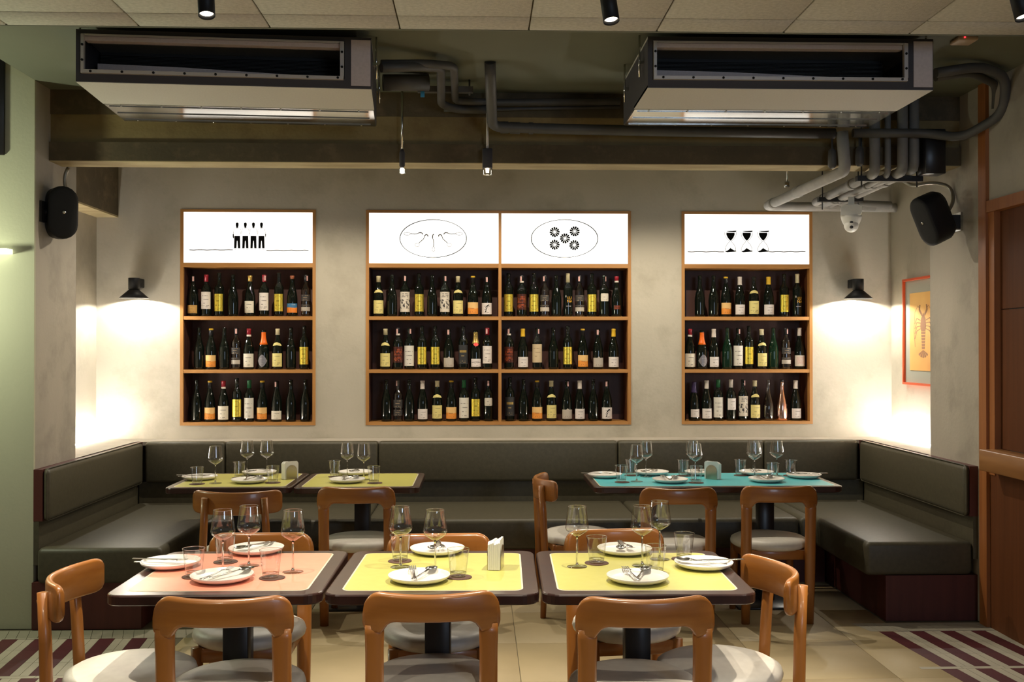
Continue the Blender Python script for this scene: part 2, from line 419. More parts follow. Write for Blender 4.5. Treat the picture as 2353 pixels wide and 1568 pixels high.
# acoustic board ceiling: boards on a base, joints open
base = MB().box(-2.6, 3.4, -2.5, YP, ZP + 0.012, ZP + 0.05).build('ceiling_boards', M['grout'])
structure(base)
bx0 = 0.217 - 0.558 * 5
board = MB().rbox(0.003, 0.555, 0.003, 1.16, 0, 0.014, 0.003, 1).mesh('board', M['acoustic'])
board_s = MB().rbox(0.003, 0.555, 0.003, 0.175, 0, 0.014, 0.003, 1).mesh('board_narrow', M['acoustic'])
for i in range(10):
    x = bx0 + i * 0.558
    link('board', board_s, base, (x, YP - 0.178, ZP))
    for j in range(3): link('board', board, base, (x, YP - 0.178 - (j + 1) * 1.163, ZP))
MB().box(-2.6, 3.4, YP, YP + 0.015, ZP, ZS).build('board_fascia', M['slab'], base)

# ------------------------------------------------------------------ floor
fl = structure(MB().box(-6.5, 3.6, -2.5, 8.0, -0.12, -0.004).build('floor', M['grout']))
tile = MB().rbox(0.0015, 0.5985, 0.0015, 0.5985, -0.01, -0.0008, 0.002, 1).mesh('tile', M['tile_tan'])
FX0, FX1 = -1.80, 2.20
for i in range(7):
    x = 0.2 - 0.6 * 3 + i * 0.6 - 0.2
    x = -1.6 - 0.2 + i * 0.6 + 0.2
    if x + 0.6 > 2.3: continue
    lastx = x + 0.6
    for j in range(10):
        y = 5.265 - 0.6 * 6 + j * 0.63
        link('tile', tile, fl, (x - 0.0, y, 0)).scale = (1, 1.05, 1)
tile_n = MB().rbox(0.0015, 0.325, 0.0015, 0.5985, -0.01, -0.0008, 0.002, 1).mesh('tile_narrow', M['tile_tan'])
for j in range(10): link('tile', tile_n, fl, (lastx, 5.265 - 3.6 + j * 0.63, 0)).scale = (1, 1.05, 1)
def sheared(x0, x1, y0, y1, sh=0.10):
    vs = []
    for z in (-0.01, 0.0):
        for (x, y) in ((x0, y0), (x1, y0), (x1, y1), (x0, y1)): vs.append((x - sh * y, y, z))
    return MB().add(vs, [(3, 2, 1, 0), (4, 5, 6, 7), (0, 1, 5, 4), (1, 2, 6, 5), (2, 3, 7, 6), (3, 0, 4, 7)])
G = 0.0012
TL = 0.208
red_t = sheared(G, 0.082 - G, G / 4, TL - G / 4).mesh('maroon_tile', M['tile_red'])
wht_t = sheared(G, 0.045 - G, G, TL - G).mesh('pale_tile', M['tile_white'])
rim_t = sheared(G, 0.057 - G, G, 0.165 - G, 0.30).mesh('border_tile', M['tile_white'])
cap_t = MB().box(G, 0.21 - G, G, 0.036 - G, -0.01, 0).mesh('edge_tile', M['tile_white'])
PITCH = 0.172
def mosaic(xs, n, ytop):
    for r, (yt, off) in enumerate(((ytop, 0.0), (ytop - 3 * TL - 0.036, 0.045))):
        for k in range(n):
            x = xs + k * PITCH + off
            for j in range(3):
                y = yt - (j + 1) * TL
                sx = 0.10 * (ytop - yt)
                xx = x + 0.10 * (j + 1) * TL
                link('maroon_tile', red_t, fl, (xx, y, 0))
                link('pale_tile', wht_t, fl, (xx + 0.082, y, 0))
                link('pale_tile', wht_t, fl, (xx + 0.127, y, 0))
        x = xs - 0.05
        for k in range(int(n * PITCH / 0.21) + 1):
            link('edge_tile', cap_t, fl, (x + k * 0.21, yt - 3 * TL - 0.036, 0))
mosaic(2.212, 6, 5.60)
mosaic(-1.80 - 0.162 - PITCH * 6 + 0.09, 7, 5.60)
for k in range(22): link('border_tile', rim_t, fl, (2.17 + k * 0.057, 5.605, 0))
for k in range(26): link('border_tile', rim_t, fl, (-2.95 + k * 0.057, 5.605, 0))

# ------------------------------------------------------------------ wine cabinets
SHELF_Z = [1.809, 1.407, 1.011]
def text_faces(txt, size, extrude=0.0):
    cu = bpy.data.curves.new('txt', 'FONT'); cu.body = txt; cu.size = size; cu.align_x = 'CENTER'; cu.align_y = 'CENTER'
    cu.resolution_u = 3
    ob = bpy.data.objects.new('txt', cu); COL.objects.link(ob)
    dg = bpy.context.evaluated_depsgraph_get(); dg.update()
    me = ob.evaluated_get(dg).to_mesh()
    vs = [tuple(v.co) for v in me.vertices]; fs = [tuple(p.vertices) for p in me.polygons]
    ob.evaluated_get(dg).to_mesh_clear()
    bpy.data.objects.remove(ob); bpy.data.curves.remove(cu)
    return vs, fs
YD = YW + 0.0015
class Draw:
    """flat print on the light panel, drawn from photo coordinates on the panel's own plane"""
    def __init__(s): s.mb = MB(); s.k = 0
    def P(s, u, v): q = at_depth(u, v, YD); return (q.x, YD - 0.0002 * s.k, q.z)
    def poly(s, pts):
        s.mb.add([s.P(*p) for p in pts], [tuple(range(len(pts)))]); return s
    def line(s, pts, wd, closed=False):
        n = len(pts)
        for i in range(n if closed else n - 1):
            (a, b), (c, d) = pts[i], pts[(i + 1) % n]
            L = math.hypot(c - a, d - b) or 1
            w = wd if not isinstance(wd, (list, tuple)) else wd[i % len(wd)]
            nx, ny = -(d - b) / L * w / 2, (c - a) / L * w / 2
            s.poly([(a + nx, b + ny), (c + nx, d + ny), (c - nx, d - ny), (a - nx, b - ny)])
        return s
    def ell(s, u, v, a, b, n=20):
        return s.poly([(u + a * math.cos(2 * PI * i / n), v + b * math.sin(2 * PI * i / n)) for i in range(n)])
    def done(s, name, m, parent): return s.mb.build(name, m, parent, fix=False)
cab_names = ['left cabinet', 'middle cabinet', 'right cabinet']
cabs = []
for ci, (x0, x1) in enumerate(CABS):
    t = thing('wine_cabinet', ['oak framed wine shelf recessed in wall, four standing figures on its lit panel',
                               'double width oak framed wine shelf recessed in wall between two narrower ones',
                               'oak framed wine shelf recessed in wall, three goblets on its lit panel'][ci], 'shelf', group='recessed wine shelves')
    cabs.append(t)
    fy = YW - 0.006; by = YW + 0.25; th = 0.023
    MB().box(x0, x0 + th, fy, by, CZ0, CZ1).build('side_panel', M['oak_v'], t)
    MB().box(x1 - th, x1, fy, by, CZ0, CZ1).build('side_panel', M['oak_v'], t)
    MB().box(x0 + th, x1 - th, fy, by, CZ1 - 0.02, CZ1).build('top_panel', M['oak'], t)
    MB().box(x0 + th, x1 - th, fy, by, CZ0, SHELF_Z[2]).build('bottom_panel', M['oak'], t)
    MB().box(x0 + th, x1 - th, by - 0.012, by, CZ0, CZ1).build('back_panel', M['cabinet_back'], t)
    bays = [(x0 + th, x1 - th)]
    if ci == 1:
        xm = 0.161
        MB().box(xm - 0.011, xm + 0.011, fy, by - 0.012, SHELF_Z[2], CZ1 - 0.02).build('divider', M['oak_v'], t)
        bays = [(x0 + th, xm - 0.011), (xm + 0.011, x1 - th)]
    for (a, b) in bays:
        MB().box(a, b, fy, by - 0.012, 2.178, 2.21).build('rail', M['oak'], t)
        for z in SHELF_Z[:2]: MB().box(a, b, fy + 0.002, by - 0.012, z - 0.026, z).build('shelf', M['oak'], t)
        MB().box(a, a + 0.003, YW + 0.02, by - 0.012, SHELF_Z[2], 2.178).build('inner_lining', M['cabinet_back'], t)
        MB().box(b - 0.003, b, YW + 0.05, by - 0.012, SHELF_Z[2], 2.178).build('inner_lining', M['wood_red'], t)
        MB().box(a, b, YW + 0.002, YW + 0.03, 2.21, CZ1 - 0.02).build('light_panel', M['lightbox'], t)
# prints: every figure, spoon, flower and goblet its own piece
def draw(name, m, parent, fn):
    d = Draw(); d.k = 1; fn(d); return d.done(name, M[m], parent)
for u in (545.0, 563.8, 582.4, 600.8):
    def trousers(d):
        d.poly([(u, 542.5), (u + 6.6, 542.5), (u + 7.2, 571), (u + 1.7, 571), (u + 0.8, 555), (u, 553)])
        d.poly([(u, 542.5), (u - 6.6, 542.5), (u - 7.2, 571), (u - 1.7, 571), (u - 0.8, 555), (u, 553)])
    draw('print_trousers', 'ink', cabs[0], trousers)
    draw('print_head', 'ink', cabs[0], lambda d: d.poly([(u - 3.4, 517), (u - 3.0, 513), (u, 511.2), (u + 3.0, 513), (u + 3.4, 517), (u + 2.4, 521), (u + 2.1, 523.8), (u - 2.1, 523.8), (u - 2.4, 521)]))
    def shirt(d):
        d.line([(u - 2.4, 523.5), (u, 525.8), (u + 2.4, 523.5)], 0.8)
        d.line([(u - 5, 525.5), (u - 7.8, 528), (u - 8.8, 539)], 0.7); d.line([(u + 5, 525.5), (u + 7.8, 528), (u + 8.8, 539)], 0.7)
        d.line([(u - 6, 573.5), (u - 1.8, 573.5)], 0.7); d.line([(u + 1.8, 573.5), (u + 6, 573.5)], 0.7)
    draw('print_shirt', 'ink_grey', cabs[0], shirt)
for u, sgn in ((536.0, 1), (610.5, -1)):
    draw('print_arm', 'ink', cabs[0], lambda d: d.poly([(u - 1.3, 538), (u + 1.4, 538), (u + 1.2 * sgn + 0.7, 547), (u + 0.4 * sgn, 549), (u - 1.1, 545)]))
for cab, y, x0, st in ((0, 574.6, 435, 10), (0, 575.6, 612, 9.7), (2, 578.7, 1580, 10.5), (2, 578.7, 1767, 8.4)):
    draw('print_ground_line', 'ink_grey', cabs[cab], lambda d: d.line([(x0 + i * st, y + 0.5 * math.sin(i * 1.9)) for i in range(11 if cab == 0 else (9 if x0 < 1700 else 11))], 1.8))
for u0 in (995.5, 1297.2):
    n = 64
    draw('print_oval', 'ink', cabs[1], lambda d: d.line([(u0 + 76.5 * math.cos(2 * PI * i / n), 548.5 + 43.5 * math.sin(2 * PI * i / n)) for i in range(n)],
         [1.15 + 0.7 * (0.5 + 0.5 * math.sin(4 * PI * i / n + (2.2 if u0 > 1100 else 0.6))) for i in range(n)], True))
c = 995.5
for sgn in (-1, 1):
    def sp1(d):
        d.line([(c + sgn * 24, 539), (c + sgn * 26, 535.5), (c + sgn * 31, 534.5), (c + sgn * 34, 536)], 2.3)
        d.line([(c + sgn * 34, 536.5), (c + sgn * 42, 538), (c + sgn * 52, 537)], 1.6)
        d.line([(c + sgn * 60 + 8 * math.cos(a), 537.5 + 3 * math.sin(a)) for a in [2 * PI * i / 12 for i in range(12)]], 0.9, True)
    draw('print_spoon', 'ink_grey', cabs[1], sp1)
    def sp2(d):
        d.line([(c + sgn * 12, 544), (c + sgn * 13, 540), (c + sgn * 17, 539), (c + sgn * 20, 543)], 2.3)
        d.line([(c + sgn * 20, 543), (c + sgn * 22, 549), (c + sgn * 27, 553.5), (c + sgn * 33, 559)], 1.6)
        d.line([(c + sgn * 37 + 5 * math.cos(a), 563 + 4 * math.sin(a)) for a in [2 * PI * i / 12 for i in range(12)]], 0.9, True)
    draw('print_spoon', 'ink_grey', cabs[1], sp2)
def sp3(d):
    d.line([(994, 547), (994.5, 540), (997, 538.5)], 2.3); d.line([(994, 547), (996, 552), (996.5, 562), (996, 567)], 1.6)
    d.line([(996 + 3 * math.cos(a), 573 + 6 * math.sin(a)) for a in [2 * PI * i / 12 for i in range(12)]], 0.9, True)
draw('print_spoon', 'ink_grey', cabs[1], sp3)
for (u, v, r0) in ((1274.5, 533.5, 0.2), (1320.5, 532, 0.0), (1298.3, 548, 0.1), (1274.5, 562.7, 0.25), (1319.7, 563.5, 0.05)):
    def flower(d):
        for k in range(6):
            a = r0 + k * PI / 3
            ca, sa = math.cos(a), math.sin(a)
            for sd in (-1, 1):
                pl = [(x, y * sd) for x, y in [(1.6, 0.1), (6, 0.35), (10.6, 0.4), (11.8, 2.6), (10, 5.0), (6.2, 3.5)]]
                d.poly([(u + x * ca - y * sa, v + x * sa + y * ca) for x, y in pl])
    draw('print_flower', 'ink', cabs[1], flower)
for u in (1678.5, 1715.8, 1753.5):
    def goblet(d):
        d.poly([(u - 9.5, 535), (u + 9.5, 535), (u + 9.6, 540), (u + 6.5, 547), (u + 1.2, 553.2), (u - 0.6, 553.2), (u - 6, 547), (u - 9.4, 540)])
        d.poly([(u - 11, 531.0), (u + 14, 530.2), (u + 13, 532.9), (u + 9, 533.6), (u - 4, 532.8)])
    draw('print_goblet', 'ink', cabs[2], goblet)
    draw('print_goblet_foot', 'ink', cabs[2], lambda d: d.poly([(u - 6, 575.4), (u - 1, 571.2), (u, 568.6), (u + 1.2, 571.2), (u + 9, 575.7), (u + 13, 576.4), (u + 13.5, 578.6), (u - 8, 580), (u - 13, 578.4)]))
    def outline(d):
        d.line([(u - 13, 534), (u - 12.5, 542), (u - 8, 549), (u - 1.5, 555), (u - 8, 562), (u - 12, 570), (u - 12, 577)], 0.9)
        d.line([(u + 13, 534), (u + 12.5, 542), (u + 8, 549), (u + 1.5, 555), (u + 8, 562), (u + 12, 570), (u + 12, 577)], 0.9)
    draw('print_outline', 'ink_grey', cabs[2], outline)

# ------------------------------------------------------------------ bottles
def label_mat(name, paper, ink, rows=12, cols=22, dens=0.5, ring=False, two=None, metal=0.0, rough=0.6, vmin=0.08, vmax=0.92, um=0.36, scene=False, coat=0.0):
    m, nt, b = new_mat(name)
    uv = N(nt, 'ShaderNodeUVMap'); sp = N(nt, 'ShaderNodeSeparateXYZ'); nt.links.new(uv.outputs[0], sp.inputs[0])
    U, V = sp.outputs[0], sp.outputs[1]
    def mth(op, a, b_=None, c=None):
        n = N(nt, 'ShaderNodeMath', operation=op)
        for i, x in enumerate((a, b_, c)):
            if x is None: continue
            if isinstance(x, (int, float)): n.inputs[i].default_value = x
            else: nt.links.new(x, n.inputs[i])
        return n.outputs[0]
    a = mth('MULTIPLY', V, float(rows)); row = mth('FLOOR', a); fr = mth('FRACT', a)
    cb = N(nt, 'ShaderNodeCombineXYZ'); nt.links.new(mth('FLOOR', mth('MULTIPLY', U, float(cols))), cb.inputs[0]); nt.links.new(row, cb.inputs[1])
    wn = N(nt, 'ShaderNodeTexWhiteNoise', noise_dimensions='2D'); nt.links.new(cb.outputs[0], wn.inputs['Vector'])
    rn = N(nt, 'ShaderNodeTexWhiteNoise', noise_dimensions='1D'); nt.links.new(row, rn.inputs['W'])
    rl = mth('MULTIPLY_ADD', rn.outputs['Value'], 0.5 * um, 0.5 * um)
    mask = mth('MULTIPLY', mth('GREATER_THAN', fr, 0.5), mth('GREATER_THAN', wn.outputs['Value'], 0.35))
    mask = mth('MULTIPLY', mask, mth('LESS_THAN', mth('ABSOLUTE', mth('SUBTRACT', U, 0.5)), rl))
    mask = mth('MULTIPLY', mask, mth('LESS_THAN', mth('FRACT', mth('MULTIPLY', rn.outputs['Value'], 7.3)), dens))
    mask = mth('MULTIPLY', mask, mth('MULTIPLY', mth('GREATER_THAN', V, vmin), mth('LESS_THAN', V, vmax)))
    mask = mth('MULTIPLY', mask, 0.75)
    col = paper
    if two:
        lv = mth('MULTIPLY_ADD', mth('SINE', mth('MULTIPLY', U, 7.0)), 0.03, two[1])
        col = mixcol(nt, mth('LESS_THAN', V, lv), paper, two[0])
    if scene:
        no = N(nt, 'ShaderNodeTexNoise'); no.inputs['Scale'].default_value = 5.0; no.inputs['Detail'].default_value = 5
        nt.links.new(uv.outputs[0], no.inputs['Vector'])
        band = mth('MULTIPLY', mth('GREATER_THAN', V, 0.17), mth('LESS_THAN', V, 0.62))
        col = mixcol(nt, mth('MULTIPLY', band, mth('GREATER_THAN', no.outputs['Fac'], 0.52)), col, ink)
    col = mixcol(nt, mask, col, ink)
    if ring:
        du = mth('MULTIPLY', mth('SUBTRACT', U, 0.5), 1.9); dv = mth('MULTIPLY', mth('SUBTRACT', V, 0.5), 2.2)
        rr = mth('SQRT', mth('ADD', mth('MULTIPLY', du, du), mth('MULTIPLY', dv, dv)))
        col = mixcol(nt, mth('MULTIPLY', mth('LESS_THAN', mth('ABSOLUTE', mth('SUBTRACT', rr, 0.85)), 0.035), 0.5), col, ink)
    if isinstance(col, tuple): b.inputs['Base Color'].default_value = rgba(col)
    else: nt.links.new(col, b.inputs['Base Color'])
    b.inputs['Metallic'].default_value = metal; b.inputs['Roughness'].default_value = rough
    b.inputs['Coat Weight'].default_value = coat
    return m
INK = (0.05, 0.04, 0.035)
LM = {
    'yellow': label_mat('gold_label', (0.95, 0.74, 0.10), (0.35, 0.25, 0.03), 8, 14, 0.5, True, metal=0.75, rough=0.30, um=0.25, vmin=0.25, vmax=0.75),
    'cream': label_mat('straw_label', (0.66, 0.56, 0.20), (0.20, 0.17, 0.08), 10, 24, 0.55),
    'orange': label_mat('orange_label_paper', (0.72, 0.44, 0.16), (0.22, 0.08, 0.03), 10, 20, 0.45, two=((0.70, 0.25, 0.03), 0.5), vmax=0.5),
    'brown': label_mat('ochre_label', (0.50, 0.28, 0.07), (0.20, 0.09, 0.03), 9, 20, 0.4),
    'white': label_mat('white_label', (0.66, 0.60, 0.56), INK, 11, 26, 0.35),
    'ivory': label_mat('ivory_label', (0.68, 0.62, 0.50), INK, 11, 26, 0.35),
    'tallwhite': label_mat('tall_white_label', (0.64, 0.60, 0.52), INK, 15, 26, 0.28),
    'claret': label_mat('claret_label', (0.68, 0.61, 0.55), INK, 14, 24, 0.5),
    'tan': label_mat('tan_label', (0.52, 0.40, 0.24), (0.2, 0.13, 0.07), 14, 24, 0.35, vmin=0.25),
    'picture': label_mat('etching_label', (0.58, 0.52, 0.43), (0.035, 0.03, 0.03), 13, 18, 0.75, vmin=0.64, vmax=0.95, scene=True),
    'gray': label_mat('grey_beige_label', (0.42, 0.37, 0.31), (0.10, 0.09, 0.08), 9, 20, 0.35, vmax=0.5),
    'dark': label_mat('charcoal_label', (0.020, 0.020, 0.021), (0.36, 0.25, 0.09), 11, 20, 0.3, um=0.3),
    'red': label_mat('ornate_red_label', (0.060, 0.014, 0.008), (0.50, 0.10, 0.03), 14, 12, 0.8, um=0.45, rough=0.35, metal=0.2),
    'clearl': label_mat('smoky_label', (0.035, 0.030, 0.028), (0.50, 0.36, 0.20), 9, 16, 0.4),
    'blueorange': label_mat('blue_orange_label', (0.035, 0.15, 0.30), (0.5, 0.5, 0.45), 9, 16, 0.35, two=((0.70, 0.20, 0.02), 0.55), vmin=0.62),
    'redprint': label_mat('pink_pattern_label', (0.70, 0.62, 0.52), (0.62, 0.22, 0.22), 22, 30, 1.0, um=0.40, vmin=0.18, vmax=0.86),
    'diamond': label_mat('silver_label', (0.22, 0.21, 0.23), (0.45, 0.43, 0.42), 16, 16, 0.6, metal=0.4, rough=0.35, um=0.25),
    'square': label_mat('rounded_white_label', (0.56, 0.51, 0.42), INK, 9, 22, 0.4, vmin=0.15, vmax=0.8),
}
CAPM = {
    'cream': mat('cream_capsule', (0.58, 0.50, 0.30), 0.45), 'white': mat('white_capsule', (0.62, 0.54, 0.47), 0.45),
    'red': mat('red_capsule', (0.30, 0.012, 0.025), 0.35), 'gold': mat('gold_capsule', (0.72, 0.45, 0.12), 0.3, 0.6),
    'yellow': mat('yellow_capsule', (0.66, 0.40, 0.02), 0.4), 'black': mat('black_capsule', (0.012, 0.012, 0.014), 0.3),
    'orange': mat('orange_capsule', (0.80, 0.14, 0.005), 0.4), 'green': mat('green_capsule', (0.01, 0.11, 0.035), 0.4),
    'purple': mat('purple_capsule', (0.045, 0.03, 0.09), 0.35), 'copper': mat('copper_capsule', (0.30, 0.09, 0.04), 0.4),
    'gold2': mat('gold_foil', (0.62, 0.44, 0.13), 0.35, 0.6),
}
SHAPES = {   # (radius, height) profiles in metres
    'bord': [(0.030, 0.0), (0.0365, 0.004), (0.037, 0.02), (0.037, 0.195), (0.0355, 0.210), (0.029, 0.226), (0.0195, 0.238), (0.0150, 0.250), (0.0140, 0.300), (0.0152, 0.302), (0.0152, 0.314), (0.0135, 0.316)],
    'tall': [(0.030, 0.0), (0.0355, 0.004), (0.036, 0.02), (0.036, 0.205), (0.0345, 0.220), (0.028, 0.236), (0.0190, 0.248), (0.0148, 0.262), (0.0138, 0.315), (0.0150, 0.317), (0.0150, 0.330), (0.0132, 0.333)],
    'burg': [(0.032, 0.0), (0.0395, 0.004), (0.040, 0.02), (0.040, 0.130), (0.0385, 0.155), (0.033, 0.185), (0.0255, 0.212), (0.0195, 0.232), (0.0160, 0.252), (0.0150, 0.295), (0.0162, 0.297), (0.0162, 0.307), (0.0140, 0.310)],
    'hock': [(0.030, 0.0), (0.0385, 0.004), (0.039, 0.02), (0.039, 0.128), (0.0375, 0.150), (0.0325, 0.178), (0.0250, 0.204), (0.0185, 0.226), (0.0155, 0.244), (0.0145, 0.270), (0.0138, 0.306), (0.0150, 0.308), (0.0150, 0.317), (0.0130, 0.319)],
    'champ': [(0.034, 0.0), (0.0420, 0.004), (0.0425, 0.02), (0.0425, 0.125), (0.040, 0.150), (0.033, 0.180), (0.0245, 0.206), (0.0190, 0.226), (0.0165, 0.246), (0.0158, 0.280), (0.0175, 0.282), (0.0175, 0.296), (0.0150, 0.299)],
    'flare': [(0.034, 0.0), (0.0420, 0.004), (0.043, 0.02), (0.0445, 0.07), (0.042, 0.115), (0.034, 0.155), (0.0235, 0.195), (0.0165, 0.225), (0.0135, 0.255), (0.0130, 0.300), (0.0150, 0.302), (0.0150, 0.314), (0.0130, 0.316)],
}
def prof_r(shape, z):
    p = SHAPES[shape]
    for (r0, z0), (r1, z1) in zip(p, p[1:]):
        if z0 <= z <= z1: return r0 + (r1 - r0) * (z - z0) / max(1e-9, z1 - z0)
    return p[-1][0]
def patch(shape, outline_fn, z0, z1, half, rad=None, nu=14, nv=2, off=0.0006):
    """label wrapped on the bottle: outline_fn(t) gives z extent at u in 0..1"""
    mb = MB(); vs = []; fs = []; uv = []
    for i in range(nu + 1):
        u = i / nu; a = -PI / 2 + (u - 0.5) * 2 * half
        za, zb = outline_fn(u, z0, z1)
        for j in range(nv + 1):
            z = za + (zb - za) * j / nv
            r = (rad or prof_r(shape, z)) + off
            vs.append((r * math.cos(a), r * math.sin(a), z)); uv.append((u, (z - z0) / (z1 - z0)))
    for i in range(nu):
        for j in range(nv):
            fs.append((i * (nv + 1) + j, (i + 1) * (nv + 1) + j, (i + 1) * (nv + 1) + j + 1, i * (nv + 1) + j + 1))
    mb.add(vs, fs, True); mb.uv = uv
    return mb
def rect(u, a, b): return (a, b)
def crescent(u, a, b):
    x = abs(u - 0.5) * 2
    top = b - (b - a) * (0.55 * x ** 1.5)
    bot = a + (b - a) * 0.18 * (1 - x)
    return (bot, max(bot + 0.001, top - (b - a) * 0.25 * (x > 0.93)))
def peak(u, a, b):
    x = abs(u - 0.5) * 2
    return (a, b - (b - a) * 0.13 * min(1, x / 0.22))
def diamond(u, a, b):
    x = abs(u - 0.5) * 2; m = (a + b) / 2; h = (b - a) / 2 * max(0.02, 1 - x ** 1.6)
    return (m - h, m + h)
def rounded(u, a, b):
    x = abs(u - 0.5) * 2; q = 0.0 if x < 0.85 else (b - a) * 0.12 * ((x - 0.85) / 0.15) ** 2
    return (a + q, b - q)
def wrap_text(shape, txt, size, zc, mshear=0.0, ucent=0.0):
    vs, fs = text_faces(txt, size)
    mb = MB(); out = []
    for x, y, z in vs:
        zz = zc + y; xx = x + mshear * y + ucent
        r = prof_r(shape, zz) + 0.0011; a = -PI / 2 + xx / r
        out.append((r * math.cos(a), r * math.sin(a), zz))
    mb.add(out, fs); return mb
# kind: shape, glass, [(label material, outline, z0, z1, half angle, extra)], capsule, cap z0, extras, words
def B(shape, glass, labels, cap=None, capz=0.25, extras=(), words=''): return dict(shape=shape, glass=glass, labels=labels, cap=cap, capz=capz, extras=extras, words=words)
KIND = {
    'plain': B('hock', 'bottleglass', [], words='unlabelled dark wine bottle'),
    'green': B('hock', 'greenglass', [], words='unlabelled green wine bottle'),
    'yellow': B('tall', 'bottleglass', [('yellow', rect, 0.038, 0.170, 1.15)], words='tall dark bottle with gold label'),
    'cream': B('burg', 'bottleglass', [('cream', rect, 0.022, 0.122, 1.15), ('cream', crescent, 0.178, 0.206, 1.25)], 'cream', 0.262, words='sloped bottle with straw label and crescent'),
    'creamd': B('burg', 'bottleglass', [('cream', rect, 0.022, 0.122, 1.15), ('cream', crescent, 0.178, 0.206, 1.25)], None, 0.262, words='bare necked bottle with straw label and crescent'),
    'orange': B('burg', 'bottleglass', [('orange', rect, 0.020, 0.108, 1.3)], 'blackgold', 0.258, words='sloped bottle with orange label'),
    'brown': B('burg', 'bottleglass', [('brown', rect, 0.022, 0.085, 1.15)], None, 0.26, ('tag',), words='sloped bottle with small ochre label'),
    'claret': B('bord', 'bottleglass', [('claret', rect, 0.055, 0.185, 1.2)], 'red', 0.262, words='shouldered bottle with tall white label, red neck'),
    'claretag': B('bord', 'bottleglass', [('claret', rect, 0.045, 0.178, 1.2)], 'red', 0.262, ('tag',), words='bottle with tall white label, taxed red neck'),
    'ivorygold': B('burg', 'bottleglass', [('ivory', rect, 0.026, 0.116, 1.05)], 'gold', 0.265, words='sloped bottle with ivory label, gold neck'),
    'ivoryred': B('burg', 'bottleglass', [('ivory', rect, 0.018, 0.120, 1.25)], 'redwhite', 0.250, words='sloped bottle with ivory label, red and white neck'),
    'ivorytag': B('burg', 'bottleglass', [('ivory', rect, 0.018, 0.082, 1.15)], None, 0.25, ('tag',), words='sloped bottle with low ivory label'),
    'blueorange': B('burg', 'bottleglass', [('blueorange', rect, 0.028, 0.098, 1.2)], 'copper', 0.285, words='sloped bottle with blue and orange label'),
    'clear': B('bord', 'clearbottle', [('clearl', rect, 0.118, 0.165, 1.15), ('clearl', rect, 0.078, 0.090, 1.15), ('gray', rect, 0.040, 0.072, 1.15)], 'black', 0.262, ('tag',), words='clear bottle with smoky banded label'),
    'cleardark': B('bord', 'clearbottle', [('clearl', rect, 0.105, 0.165, 1.2), ('clearl', rect, 0.045, 0.09, 1.2)], None, 0.262, ('tag',), words='dim clear bottle with smoky bands'),
    'orangechamp': B('champ', 'bottleglass', [('diamond', diamond, 0.018, 0.112, 0.95)], 'orange', 0.188, words='champagne bottle with orange neck foil'),
    'picture': B('bord', 'bottleglass', [('picture', rect, 0.035, 0.188, 1.25)], None, 0.26, ('tag',), words='bottle with black and white picture label'),
    'fletter': B('burg', 'bottleglass', [('white', rect, 0.018, 0.104, 1.25)], None, 0.25, ('tag', 'F'), words='sloped bottle with ornate letter F label'),
    'red': B('bord', 'bottleglass', [('red', rect, 0.052, 0.172, 1.25)], 'white_ring', 0.258, ('tag',), words='shouldered bottle with ornate red label'),
    'tallwhite': B('bord', 'bottleglass', [('tallwhite', rect, 0.026, 0.180, 1.3)], None, 0.25, ('tag',), words='shouldered bottle with very tall white label'),
    'tallgreen': B('bord', 'bottleglass', [('tallwhite', rect, 0.026, 0.180, 1.3)], 'green', 0.255, words='tall white labelled bottle with green neck'),
    'tan': B('bord', 'bottleglass', [('tan', rect, 0.052, 0.192, 1.3)], None, 0.25, ('tag',), words='shouldered bottle with tall tan label'),
    'gray': B('burg', 'bottleglass', [('gray', peak, 0.018, 0.098, 1.2)], None, 0.25, ('tag',), words='sloped bottle with grey peaked label'),
    'dark': B('tall', 'bottleglass', [('dark', rect, 0.040, 0.185, 1.3)], None, 0.25, ('band',), words='shouldered bottle with charcoal label'),
    'moet': B('champ', 'bottleglass', [('white', rect, 0.020, 0.080, 1.0)], 'gold2', 0.195, ('seal',), words='champagne bottle with gold foil and red seal'),
    'whitelow': B('burg', 'bottleglass', [('white', rect, 0.018, 0.094, 1.1)], 'white', 0.245, words='sloped bottle with low white label, pale neck'),
    'whiteyellow': B('burg', 'bottleglass', [('white', rect, 0.018, 0.094, 1.2)], 'yellow', 0.250, words='sloped bottle with low white label, yellow neck'),
    'square': B('bord', 'bottleglass', [('square', rounded, 0.118, 0.178, 0.9)], None, 0.25, ('tag',), words='shouldered bottle with small rounded white label'),
    'whitesquare': B('bord', 'bottleglass', [('white', rect, 0.085, 0.172, 1.05)], 'white', 0.255, words='shouldered bottle with white label, pale neck'),
    'dots': B('burg', 'bottleglass', [('red', rect, 0.055, 0.088, 0.7)], 'purple_ring', 0.262, words='dark bottle with small amber flecked label'),
    'luna': B('tall', 'bottleglass', [], 'cream', 0.262, ('luna',), words='black bottle lettered LUNA in yellow'),
    'redprint': B('hock', 'bottleglass', [('redprint', rect, 0.022, 0.106, 1.25)], 'white', 0.255, words='sloped bottle with pink patterned label'),
    'purple': B('champ', 'bottleglass', [('white', rect, 0.028, 0.088, 0.9)], 'purple', 0.215, words='champagne bottle with purple neck foil'),
    'rose': B('flare', 'rosegold', [], 'black', 0.298, words='rose gold foiled bottle'),
    'flare': B('flare', 'clearbottle', [], None, words='empty clear flared bottle'),
}
def cap_mesh(shape, z0, z1, m, name='capsule', off=0.0009):
    zs = [z0] + [z for r, z in SHAPES[shape] if z0 + 1e-4 < z < z1 - 1e-4] + [z1]
    return MB().lathe([(prof_r(shape, z) + off, z) for z in zs], 16).mesh(name, m)
